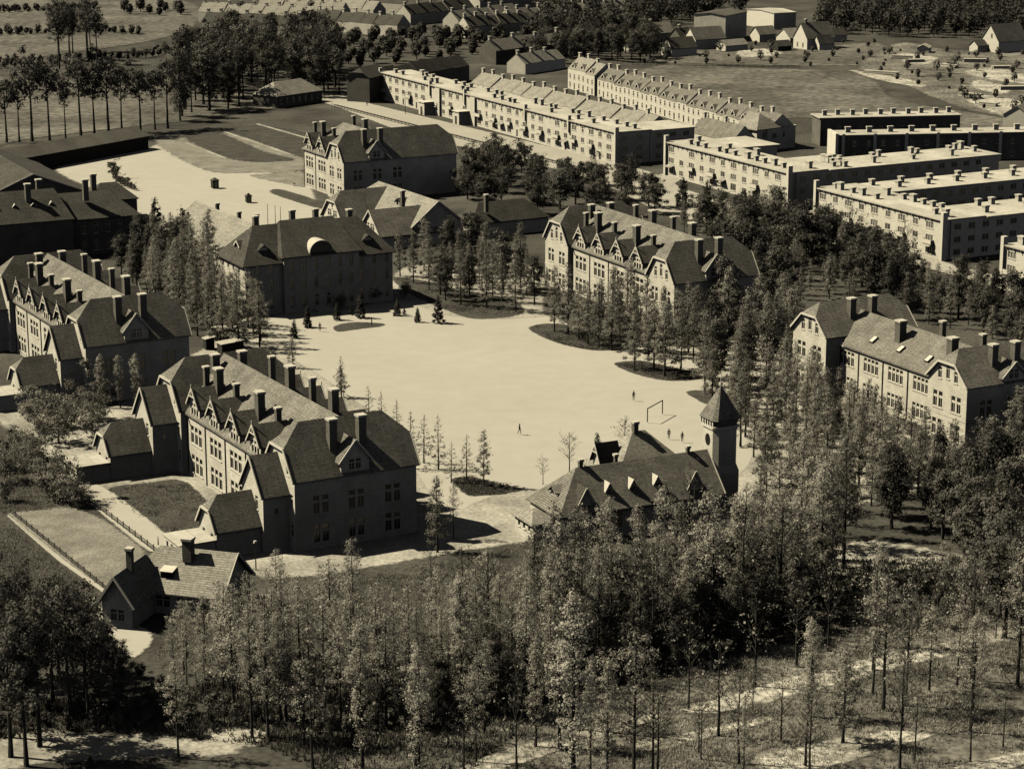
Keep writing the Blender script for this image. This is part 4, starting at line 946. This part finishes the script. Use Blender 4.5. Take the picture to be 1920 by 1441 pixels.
wood([(1150, 1165), (1400, 1085), (1490, 1080), (1500, 1180), (1400, 1215), (1200, 1255)], 4.2, ['dark', 'slender', 'dark'], (7, 12), '@ tree added to shade the strip before the meadow', 'trees added to shade the strip', 17)  # dark trees put in here to deepen the shade of the strip
wood([(1500, 770), (1560, 800), (1640, 858), (1720, 900), (1810, 920), (1860, 900), (1850, 950), (1760, 955), (1640, 930), (1520, 850)], 4.4, ['slender', 'slender', 'dark', 'feather'], (8.5, 12.5), '@ tree close before the right-hand barracks', 'trees close before the right-hand barracks', 16)
for i, x, y, h in rank(((352, 1232, 8), (385, 1245, 9.5), (415, 1222, 10), (440, 1250, 11), (468, 1225, 11.5), (325, 1262, 7))):
    tree_px('feather', x, y, h, '%s pale tree from the left before the cottage wall' % i, 'pale trees before the cottage')
wood([(430, 1345), (640, 1350), (900, 1330), (1060, 1300), (1060, 1380), (900, 1440), (640, 1455), (520, 1430)], 5.6, ['feather', 'feather', 'bare', 'column'], (11, 17.5), '@ tree before the belt, bottom centre', 'tall thin trees at the bottom centre', 15)
wood([(1800, 1040), (1870, 1000), (1990, 990), (1990, 1260), (1880, 1230), (1830, 1130)], 4.8, ['dark', 'slender', 'pine', 'dark'], (13, 19), '@ tree darkening the right edge', 'tall dark trees at the right edge', 14)
# right wood
wood([(1330, 760), (1400, 735), (1500, 705), (1560, 800), (1640, 850), (1660, 985), (1560, 985), (1450, 950), (1400, 880)], 5.6, ['slender', 'slender', 'feather', 'slender', 'larch'], (10, 15), '@ tree in the wood before the right-hand barracks', 'trees of the right-hand wood', 21)
wood([(1620, 935), (1720, 945), (1810, 955), (1880, 900), (1945, 720), (1990, 780), (1990, 1080), (1850, 1045), (1700, 1000), (1640, 985)], 4.4, ['dark', 'slender', 'slender', 'dark', 'feather'], (9.5, 14), '@ tree in the dark wood at the right edge', 'trees at the right edge', 22)
wood([(1285, 652), (1330, 622), (1450, 575), (1500, 580), (1500, 690), (1410, 725), (1320, 725)], 6.2, ['slender', 'slender', 'slender', 'dark'], (11, 16), '@ tree between the two right-hand barracks', 'trees between the right-hand barracks', 23)
wood([(1330, 470), (1450, 430), (1560, 470), (1700, 530), (1930, 600), (1930, 700), (1880, 640), (1700, 600), (1560, 570), (1480, 560), (1420, 540)], 4.8, ['dark', 'slender', 'slender', 'round', 'feather'], (6, 12), '@ tree in the thicket below the apartments', 'trees of the thicket by the apartments', 24)
for i, x, y in rank(((1040, 622), (1065, 626), (1085, 636), (1102, 645), (1122, 652), (1147, 657), (1126, 630), (1162, 642), (1187, 655), (1190, 692), (1226, 694), (1246, 705), (1216, 668), (1242, 662), (1277, 690), (1268, 645), (1150, 617), (1182, 622), (1212, 632), (1322, 735), (1300, 680))):
    tree_px('slender', x, y, TR.uniform(11.5, 16), '%s slender tree from the left before the white-dormered barracks' % i, 'slender trees before the white-dormered barracks')
wood([(745, 515), (800, 502), (985, 512), (1005, 580), (940, 590), (820, 562)], 5.4, ['slender', 'slender', 'dark'], (9, 13.5), '@ tree on the lawn right of the headquarters', 'trees on the headquarters lawn', 31)
wood([(265, 570), (330, 510), (395, 500), (395, 590), (470, 612), (505, 650), (470, 665), (400, 645), (350, 625)], 4.4, ['slender', 'slender', 'feather'], (11, 15), '@ tree left of the headquarters', 'trees left of the headquarters', 32)
wood([(225, 520), (270, 470), (340, 480), (330, 520), (280, 560)], 4.6, ['dark', 'slender'], (9, 13), '@ tree below the dark range', 'trees below the dark range', 33)
for x, y, h, lb in ((292, 462, 12, 'dark spruce left of the pale-roofed hall'), (346, 492, 13, 'dark spruce in front of the pale-roofed hall'), (1280, 388, 8, 'dark conifer left of a pair in front of the second apartment block'), (1325, 402, 9, 'dark conifer right of a pair in front of the second apartment block')):
    tree_px('spruce', x, y, h, lb)
for x, lb in ((190, 'leftmost'), (226, 'middle'), (257, 'rightmost')):
    tree_px('column', x, 764, 9.5, lb + ' of three slim poplars before the dark end wall of the left barracks')
wood([(60, 800), (150, 770), (190, 790), (180, 830), (100, 842)], 5, ['shrub'], (3, 4.5), '@ tree on the round lawn at the left edge', 'plants on the round lawn, left', 34, most=5)
# row beside the front barracks
for i, x, y, h in rank(((640, 745, 8), (692, 805, 8), (716, 815, 8), (745, 832, 8), (770, 878, 10), (795, 868, 8.5), (822, 880, 9.5), (846, 905, 7), (875, 902, 8))):
    tree_px('larch', x, y, h, '%s thin larch from the left beside the front barracks' % i, 'larches along the front barracks')
for kd, x, y, h, lb in (('slender', 907, 912, 9.5, 'leafy tree on the small lawn below the parade ground'), ('slender', 820, 1035, 12, 'leafy tree close to the right corner of the front barracks'), ('feather', 850, 1010, 9, 'light tree right of the front barracks corner'), ('bare', 1018, 908, 4.6, 'stunted bare tree left of the tower hall'), ('bare', 1067, 893, 7.5, 'bare thin tree behind the tower hall, left one'), ('spruce', 1120, 882, 6.4, 'pointed conifer behind the tower hall roof'), ('bare', 1171, 862, 7, 'bare thin tree behind the tower hall, right one'), ('slender', 640, 745, 6, 'small leafy tree behind the front barracks roof'), ('slender', 548, 690, 6.5, 'small leafy tree left of the parade ground'), ('feather', 600, 1060 + 100, 8, 'light tree before the dark end wall of the front barracks, left'), ('feather', 662, 1180, 13, 'light tree before the dark end wall of the front barracks, right'), ('feather', 520, 1190, 12, 'light tree between the cottage and the front barracks')):
    tree_px(kd, x, y, h, lb)
# round trees along the street
wood([(860, 350), (900, 310), (960, 315), (1040, 350), (1120, 340), (1190, 352), (1232, 385), (1225, 408), (1100, 405), (960, 400), (880, 395)], 8.2, ['round'], (5.5, 9), '@ tree in gardens below the long block', 'round trees below the long block', 41)
wood([(1250, 420), (1400, 412), (1480, 440), (1600, 470), (1720, 520), (1600, 520), (1450, 470), (1300, 450)], 5.2, ['round', 'dark', 'slender'], (6, 9.5), '@ tree before the middle apartment blocks', 'trees before the apartment blocks', 42)
for x, y, h, lb in ((1594, 500, 14, 'tall dark open tree before the third apartment block'), (1697, 520, 12, 'tall thin tree before the middle of the third apartment block')):
    tree_px('bare', x, y, h, lb)
# avenue and grove, upper left
for i in range(12):
    tree_px('avenue', 8 + 28 * i + TR.uniform(-6, 6), 268 - 2.2 * i + TR.uniform(-3, 3), TR.uniform(18, 26), '%s bare-trunked tree from the left in the avenue behind the shed' % ORDS[i], 'avenue trees behind the long shed')
wood([(335, 232), (365, 212), (480, 200), (640, 178), (620, 125), (440, 125), (350, 150)], 7.5, ['avenue', 'dark'], (15, 22), '@ tree in the dark grove behind the upper yard', 'trees of the upper grove', 51)
wood([(110, 100), (170, 95), (190, 120), (110, 130)], 9, ['avenue'], (18, 22), '@ tree in the clump in the far fields', 'clump in the far fields', 52)
wood([(1000, 125), (1030, 95), (1100, 90), (1180, 80), (1240, 100), (1200, 120), (1110, 112)], 8, ['round', 'dark'], (9, 13), '@ tree among the far cottages', 'trees among the far cottages', 53)
# shrubs
for i, (x, y, h) in enumerate(((214, 334, 4.2), (217, 340, 2.4), (222, 345, 2.2), (228, 348, 2.4), (234, 351, 2.0), (240, 353, 2.3), (246, 355, 1.8), (252, 357, 1.6))):
    tree_px('bush', x, y, h, '%s dark bush from the left in the winding clump on the sandy upper yard' % ORDS[i], 'bush clump on the upper yard')
for i, x, y, h in rank(((1545, 800, 11), (1572, 812, 12), (1598, 826, 11), (1625, 842, 12.5), (1652, 856, 11), (1680, 872, 12), (1706, 886, 11.5), (1732, 899, 12.5), (1757, 909, 11), (1784, 918, 12), (1612, 862, 10), (1668, 900, 10.5))):
    tree_px('slender', x, y, h, '%s slender tree from the left along the right-hand barracks front' % i, 'slender trees along the right-hand barracks')
for i, x, y, h in rank(((60, 885, 3.2), (110, 935, 4.2), (90, 925, 3.6), (130, 945, 3.4), (20, 905, 3.4), (30, 850, 3), (62, 862, 3.4), (5, 880, 3.5), (150, 950, 2.6), (10, 940, 3))):
    tree_px('shrub', x, y, h, '%s bushy shrub from the left in the left-edge thicket' % i, 'shrubs at the left edge')
for x, y, h, lb in ((552, 634, 2.6, 'leftmost dark garden conifer before the headquarters'), (577, 614, 3.0, 'tallest garden conifer at the left, before the headquarters'), (632, 600, 2.6, 'garden conifer left of the flower bed'), (675, 596, 3.4, 'broad garden conifer behind the flower bed'), (745, 592, 2.6, 'slim garden conifer right of the flower bed'), (783, 604, 2.2, 'clipped garden conifer between the slim and the large one'), (821, 606, 4.0, 'large conical garden conifer at the right corner of the garden'), (658, 590, 1.6, 'low garden conifer close to the headquarters wall'), (758, 590, 1.2, 'tiny garden conifer beside the slim one')):
    tree_px('spruce', x, y, h * 1.5, lb)
for i, x, y in rank(((700, 565), (725, 560), (760, 557), (640, 580))):
    tree_px('shrub', x, y, 2.2, '%s low shrub from the left at the foot of the headquarters' % i, 'shrubs at the headquarters')

# far woods, undergrowth and grass: uncountable
def mass(name, label, polys, space, hr, m, seed, per=260, size=1.1, cat='wood'):
    rng = np.random.default_rng(seed); V = []; F = []; n0 = 0
    for k, poly in enumerate(polys):
        for (x, y) in scatter_points(poly, space, seed + k, tries=9000, most=500):
            h = rng.uniform(*hr); r_ = h * .33; n = rng.poisson(per)
            d = rng.normal(size=(n, 3)); d /= np.linalg.norm(d, axis=1)[:, None]
            c = d * (rng.uniform(.35, 1, n) ** .4)[:, None] * np.array([r_, r_, h * .42]) * rng.uniform(.75, 1.2, (n, 1)) + np.array([x, y, h * .56])
            v, f = leaves(c, size, rng, d); V.append(v); F.append(f + n0); n0 += len(v)
            tv = np.array([[x - .2, y, 0], [x + .2, y, 0], [x + .15, y, h * .5], [x - .15, y, h * .5]]); V.append(tv); F.append(np.array([[0, 1, 2, 3]]) + n0); n0 += 4
    o = link(name, np_mesh(name, np.concatenate(V), np.concatenate(F), m)); return tag(o, label, cat, kind='stuff')
mass('far_wood', 'dark far-off wood along the top edge', [[(1540, 62), (1560, -25), (1960, -25), (1960, 80), (1900, 74), (1820, 72), (1700, 70)], [(1000, 85), (1020, 15), (1300, 10), (1420, 20), (1280, 40), (1180, 70), (1090, 84)]], 8, (9, 15), M_LEAFD, 3, per=330, size=.95)
mass('garden_scrub', 'low scrub and garden bushes over the plots at the top right', [[(1190, 118), (1330, 84), (1480, 84), (1640, 78), (1670, 100), (1650, 124), (1540, 126), (1380, 124)], [(1640, 95), (1800, 95), (1960, 95), (1960, 245), (1880, 215), (1760, 180), (1650, 140)]], 11, (.8, 5.0), M_LEAFD, 14, per=160, size=.5, cat='scrub')
mass('field_hedges', 'ragged hedge lines crossing the far fields at the top left', [[(-40, 122), (160, 112), (330, 96), (330, 103), (160, 120), (-40, 131)], [(-40, 64), (120, 55), (260, 61), (260, 66), (120, 61), (-40, 71)], [(-40, 22), (180, 14), (180, 18), (-40, 27)]], 3.4, (1.5, 4.5), M_LEAFD, 24, per=110, size=.7, cat='hedge')
mass('far_hedges', 'dark belt of trees and hedges between the far rows of houses', [[(340, 85), (600, 82), (960, 78), (1000, 100), (900, 105), (640, 130), (420, 128), (340, 105)], [(230, 18), (350, 18), (350, 30), (240, 30)], [(420, -5), (900, -8), (1100, -8), (1000, 0), (700, 2)], [(600, 80), (980, 55), (1000, 70), (900, 82)]], 8.5, (4, 8), M_LEAFD, 4, per=330, size=.8)
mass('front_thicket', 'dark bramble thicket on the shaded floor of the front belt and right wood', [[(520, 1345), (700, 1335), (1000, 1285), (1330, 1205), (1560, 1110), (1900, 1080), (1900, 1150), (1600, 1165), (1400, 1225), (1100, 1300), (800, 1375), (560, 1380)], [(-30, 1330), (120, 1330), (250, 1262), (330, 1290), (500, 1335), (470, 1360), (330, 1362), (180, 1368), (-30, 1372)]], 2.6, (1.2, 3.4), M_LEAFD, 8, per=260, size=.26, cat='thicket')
def tufts(name, label, polys, n, hr, m, seed, cat, wide=.08, blades=3):
    rng = np.random.default_rng(seed); rr = random.Random(seed); pts = []
    PW = [[tuple(spot(*p).xy) for p in poly] for poly in polys]
    for poly in PW:
        x0, x1 = min(p[0] for p in poly), max(p[0] for p in poly); y0, y1 = min(p[1] for p in poly), max(p[1] for p in poly); c = 0
        cl = [(rr.uniform(x0, x1), rr.uniform(y0, y1), rr.uniform(.5, 2.2)) for _ in range(n // 40)]
        while c < n:
            a, b, s_ = rr.choice(cl); q = (rr.gauss(a, s_ * 1.6), rr.gauss(b, s_))
            if inside(q, poly): pts.append(q)
            c += 1
    P_ = np.array(pts); P_ = np.repeat(P_, blades, 0) + rng.normal(size=(len(P_) * blades, 2)) * .15
    k = len(P_); h = rng.uniform(*hr, k); an = rng.uniform(0, 6.28, k); dx = np.cos(an) * wide; dy = np.sin(an) * wide; ln = rng.normal(size=(k, 2)) * .35 * h[:, None]
    v = np.zeros((k * 3, 3)); v[0::3, 0] = P_[:, 0] - dx; v[0::3, 1] = P_[:, 1] - dy; v[1::3, 0] = P_[:, 0] + dx; v[1::3, 1] = P_[:, 1] + dy
    v[2::3, 0] = P_[:, 0] + ln[:, 0]; v[2::3, 1] = P_[:, 1] + ln[:, 1]; v[2::3, 2] = h
    o = link(name, np_mesh(name, v, np.arange(k * 3).reshape(k, 3), m)); return tag(o, label, cat, kind='stuff')
tufts('meadow_grass', 'tufted dry grass over the meadow at the bottom right', [[(560, 1490), (700, 1400), (1000, 1330), (1300, 1250), (1600, 1175), (1960, 1090), (1990, 1500), (1200, 1520)]], 42000, (.2, .6), M_GRASS, 5, 'grass', wide=.07)
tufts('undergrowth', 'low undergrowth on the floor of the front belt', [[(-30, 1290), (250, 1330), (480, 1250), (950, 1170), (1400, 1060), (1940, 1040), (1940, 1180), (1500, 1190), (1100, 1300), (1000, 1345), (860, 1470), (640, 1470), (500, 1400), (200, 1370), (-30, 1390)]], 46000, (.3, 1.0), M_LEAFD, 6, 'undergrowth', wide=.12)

tufts('lawn_grass', 'short ragged grass on the dark lawn islands round the parade ground', [[(990, 614), (1030, 606), (1095, 614), (1150, 630), (1185, 645), (1180, 656), (1110, 657), (1050, 645)], [(1150, 682), (1200, 676), (1260, 688), (1310, 700), (1310, 712), (1250, 714)], [(845, 898), (880, 893), (930, 905), (985, 917), (940, 927), (880, 930)], [(198, 918), (270, 905), (345, 900), (400, 950), (440, 1000), (400, 1015), (330, 1020), (250, 960)], [(735, 520), (790, 525), (870, 545), (960, 560), (985, 585), (940, 597), (880, 597), (830, 580)]], 3500, (.12, .4), M_PINE, 7, 'grass', wide=.07)

tufts('rough_grass', 'rough grass between the front barracks, the cottage and the front belt', [[(290, 1250), (290, 1190), (480, 1090), (830, 1055), (1000, 1012), (1060, 1150), (480, 1275)], [(-30, 960), (20, 985), (190, 1120), (180, 1200), (-30, 1250)], [(-30, 860), (140, 900), (150, 950), (0, 965)]], 9000, (.15, .5), M_LEAF, 9, 'grass', wide=.08)
# ------------------------------------------------------------------ people and small things
def person_mesh(pose):
    """one continuous skinned figure, facing -y; pose 0 standing, 1 walking"""
    s_ = 1 if pose else .15
    J = {'pelvis': (0, 0, .95, .125), 'waist': (0, 0, 1.12, .12), 'chest': (0, -.01, 1.32, .15), 'neck': (0, 0, 1.5, .06), 'chin': (0, -.02, 1.57, .075), 'head': (0, -.01, 1.66, .1), 'crown': (0, 0, 1.76, .06),
         'hl': (.1, 0, .9, .095), 'kl': (.11, -.2 * s_, .5, .07), 'al': (.11, -.2 * s_ + .04, .08, .048), 'tl': (.12, -.2 * s_ - .14, .04, .04),
         'hr': (-.1, 0, .9, .095), 'kr': (-.11, .06 * s_, .5, .07), 'ar': (-.11, .32 * s_, .1, .048), 'tr': (-.12, .32 * s_ - .15, .05, .04),
         'sl': (.2, 0, 1.42, .065), 'el': (.27, .08 * s_, 1.14, .05), 'wl': (.28, -.04 - .06 * s_, .9, .036), 'fl': (.28, -.07 - .06 * s_, .8, .035),
         'sr': (-.2, 0, 1.42, .065), 'er': (-.27, -.08 * s_, 1.14, .05), 'wr': (-.28, -.1 - .12 * s_, .9, .036), 'fr': (-.28, -.14 - .14 * s_, .81, .035)}
    E_ = 'pelvis waist,waist chest,chest neck,neck chin,chin head,head crown,pelvis hl,hl kl,kl al,al tl,pelvis hr,hr kr,kr ar,ar tr,chest sl,sl el,el wl,wl fl,chest sr,sr er,er wr,wr fr'.split(',')
    k = list(J); me = bpy.data.meshes.new('body')
    me.from_pydata([J[n][:3] for n in k], [tuple(k.index(q) for q in e.split()) for e in E_], [])
    o = bpy.data.objects.new('tmp', me); COL.objects.link(o)
    md = o.modifiers.new('skin', 'SKIN'); md.use_smooth_shade = True
    for i, n in enumerate(k): me.skin_vertices[0].data[i].radius = (J[n][3], J[n][3])
    me.skin_vertices[0].data[0].use_root = True
    o.modifiers.new('sub', 'SUBSURF').levels = 1
    dg = bpy.context.evaluated_depsgraph_get(); ev = o.evaluated_get(dg); out = bpy.data.meshes.new_from_object(ev)
    bpy.data.objects.remove(o); out.materials.clear(); out.materials.append(M_CLOTH); out.materials.append(M_SKIN)
    for p in out.polygons:
        if p.center.z > 1.53 and p.center.y < 0 or p.center.z < .87 and abs(p.center.x) > .24: p.material_index = 1
    return out
BODY = [person_mesh(0), person_mesh(1)]
cm = MB(); cm.tube([(0, -.01, 1.70), (0, -.01, 1.76), (0, -.01, 1.80)], [.118, .125, .09], 10); cm.box(-.09, .09, -.2, -.1, 1.695, 1.71); CAPM = cm.mesh('cap', M_CLOTH)
def person(px, py, rz, pose, label, group=None):
    p = spot(px, py); T = thing('person', (p.x, p.y, .25 if False else LEVEL[0]), rz, label, 'person', group)
    link('body', BODY[pose], T); link('cap', CAPM, T)
for px, py, rz, ps, lb in ((974, 815, 60, 1, 'lone person in dark clothes walking across the lower parade ground'), (1188, 752, 20, 0, 'person in dark clothes standing far out on the parade ground, upper right'), (1254, 824, 0, 0, 'person in dark clothes standing left of a second one behind the tower hall roof'), (1279, 830, 180, 0, 'person in dark clothes standing just left of the tower'), (1276, 702, 40, 1, 'person in dark clothes walking by the lawn island under the trees'), (600, 622, 10, 0, 'person in dark clothes standing at the flower bed'), (697, 612, 80, 0, 'person in dark clothes at the right end of the flower bed'), (188 + 500, 200, 10, 1, 'person in dark clothes walking in the street before the long apartment block')):
    person(px, py, rz, ps, lb)
RR = random.Random(5)
# football goal
p = spot(1228, 785); T = thing('football_goal', (p.x, p.y, LEVEL[0]), 62, 'thin wooden football goal on the parade ground behind the tower hall', 'goal')
for x in (-3.2, 3.2):
    m = MB(); m.box(x - .07, x + .07, -.07, .07, 0, 2.4); m.build('post', M_DARKWOOD, T)
m = MB(); m.box(-3.27, 3.27, -.07, .07, 2.4, 2.54); m.build('crossbar', M_DARKWOOD, T)
# sentry huts
def hut(px, py, w_, h_, rz, label):
    p = spot(px, py); T = thing('sentry_hut', (p.x, p.y, LEVEL[0]), rz, label, 'hut')
    block(T, 0, -w_ / 2, 0, w_, w_, h_, h_ + .6, 'hip', 'hip', mw=M_DARKWOOD, mr=M_TARD, ov=.15, kh=.7, wins={})
    m = MB(); m.box(-.4, .4, -w_ / 2 - .05, -w_ / 2 - .01, 0, 1.8); m.build('doorway', M_GLASS, T)
hut(403, 353, 1.7, 2.3, 30, 'dark wooden hut in the middle of the sandy upper yard')
hut(466, 380, 1.3, 1.9, 30, 'smaller dark wooden hut on the upper yard, nearer the headquarters')
# poles
def pole(px, py, h, label, arm=False, lamp=False):
    p = spot(px, py); T = thing('street_lamp' if lamp else 'pole', (p.x, p.y, 0), 30, label, 'lamp' if lamp else 'pole')
    m = MB(); m.tube([(0, 0, 0), (0, 0, h)], [.11, .06], 6); m.build('mast', M_DARKWOOD, T)
    if arm:
        m = MB(); m.box(-1.1, 1.1, -.05, .05, h - .7, h - .58); m.build('cross_arm', M_DARKWOOD, T)
    if lamp:
        m = MB(); m.tube([(0, 0, h), (0, 0, h + .12), (0, 0, h + .4), (0, 0, h + .5)], [.1, .32, .26, .05], 8); m.build('lamp_head', M_CAP, T)
pole(503, 446, 8.5, 'thin pole left of two behind the headquarters roof'); pole(527, 447, 8, 'thin pole right of two behind the headquarters roof'); pole(517, 440, 7.5, 'thin pole between two others behind the headquarters roof')
pole(178, 368, 5, 'short pole beside the dark hall roof on the upper yard'); pole(480, 1068, 4, 'lamp post with pale head beside the front barracks corner', lamp=True)
pole(1693, 505, 12, 'tall dark telegraph pole before the third apartment block', arm=True); pole(1290, 330, 8, 'telegraph pole at the side street', arm=True); pole(760, 215, 8, 'telegraph pole in the street before the long block', arm=True)
# pale-roofed shelters at the foot of the left trees
for i, (px, py, w_, d_, h_, lb) in enumerate(((406, 640, 3.6, 3.4, 2.6, 'pale flat-roofed shelter left of the parade ground, the larger upper one'), (412, 664, 4.6, 2.6, 2.2, 'pale flat-roofed shelter left of the parade ground, the lower long one'), (433, 652, 1.8, 1.8, 2.2, 'small pale-roofed box right of the two shelters'), (384, 655, 1.8, 1.6, 2.2, 'small pale-roofed box left of the two shelters'))):
    p = spot(px, py); T = thing('shelter', (p.x, p.y, 0), -61, lb, 'shelter')
    block(T, 0, 0, 0, d_, w_, h_, h_, flat=True, mw=M_DARKWOOD)
    m = MB(); m.slab([(-d_ / 2 - .25, -.25, h_ + .1), (d_ / 2 + .25, -.25, h_ + .1), (d_ / 2 + .25, w_ + .25, h_ + .45), (-d_ / 2 - .25, w_ + .25, h_ + .45)], .12); m.build('roof', M_TAR, T)
# timber stacks on the rough lot
for i, (px, py, L_, h_, lb) in enumerate(((1690, 112, 9, 1.6, 'leftmost'), (1720, 118, 7, 1.3, 'second'), (1650, 140, 14, 1.2, 'lowest'), (1775, 128, 8, 1.4, 'third'), (1830, 118, 10, 1.5, 'fourth'), (1880, 130, 8, 1.2, 'fifth'), (1815, 185, 9, 1.8, 'middle'), (1850, 200, 7, 1.3, 'lower'), (1900, 170, 10, 1.5, 'rightmost'))):
    p = spot(px, py); T = thing('timber_stack', (p.x, p.y, 0), -20 + 30 * math.sin(i * 1.7), '%s pale timber stack on the rough lot at the far right' % lb, 'timber', 'timber stacks on the rough lot')
    for r_ in range(3):
        for c_ in range(3 - r_ % 2):
            m = MB(); m.box(-L_ / 2 + RR.uniform(0, .6), L_ / 2 - RR.uniform(0, .6), c_ * 1.1 + r_ * .12, c_ * 1.1 + r_ * .12 + 1.0, r_ * h_ / 3 + .02, (r_ + 1) * h_ / 3); m.build('beam', M_PALE if (r_ + c_) % 2 else M_DUST, T)

# fences
def fence(a, b, h, label, step=2.4):
    p, q = spot(*a), spot(*b); d = q - p; L_ = d.length; n = max(2, int(L_ / step))
    T = thing('fence', (p.x, p.y, 0), math.degrees(math.atan2(d.y, d.x)), label, 'fence')
    pm_ = MB(); pm_.box(-.06, .06, -.06, .06, 0, h); me = pm_.mesh('post', M_DARKWOOD)
    for i in range(n + 1): link('post', me, T, frame_at(L_ * i / n, 0, 0))
    for z in (h * .35, h * .8):
        m = MB(); m.box(0, L_, -.1, -.065, z - .07, z + .07); m.build('rail', M_DARKWOOD, T)
fence((148, 926), (300, 1042), 1.1, 'dark rail fence along the path left of the front barracks')
fence((622, 200), (900, 271), 1.2, 'long dark fence along the street before the long apartment block')
fence((905, 272), (1110, 326), 1.2, 'dark fence along the street above the round trees')
fence((1185, 123), (1500, 128), 1.2, 'dark fence between the allotments and the meadow')
fence((20, 962), (205, 1112), 1.0, 'rail fence along the pale meadow left of the cottage')
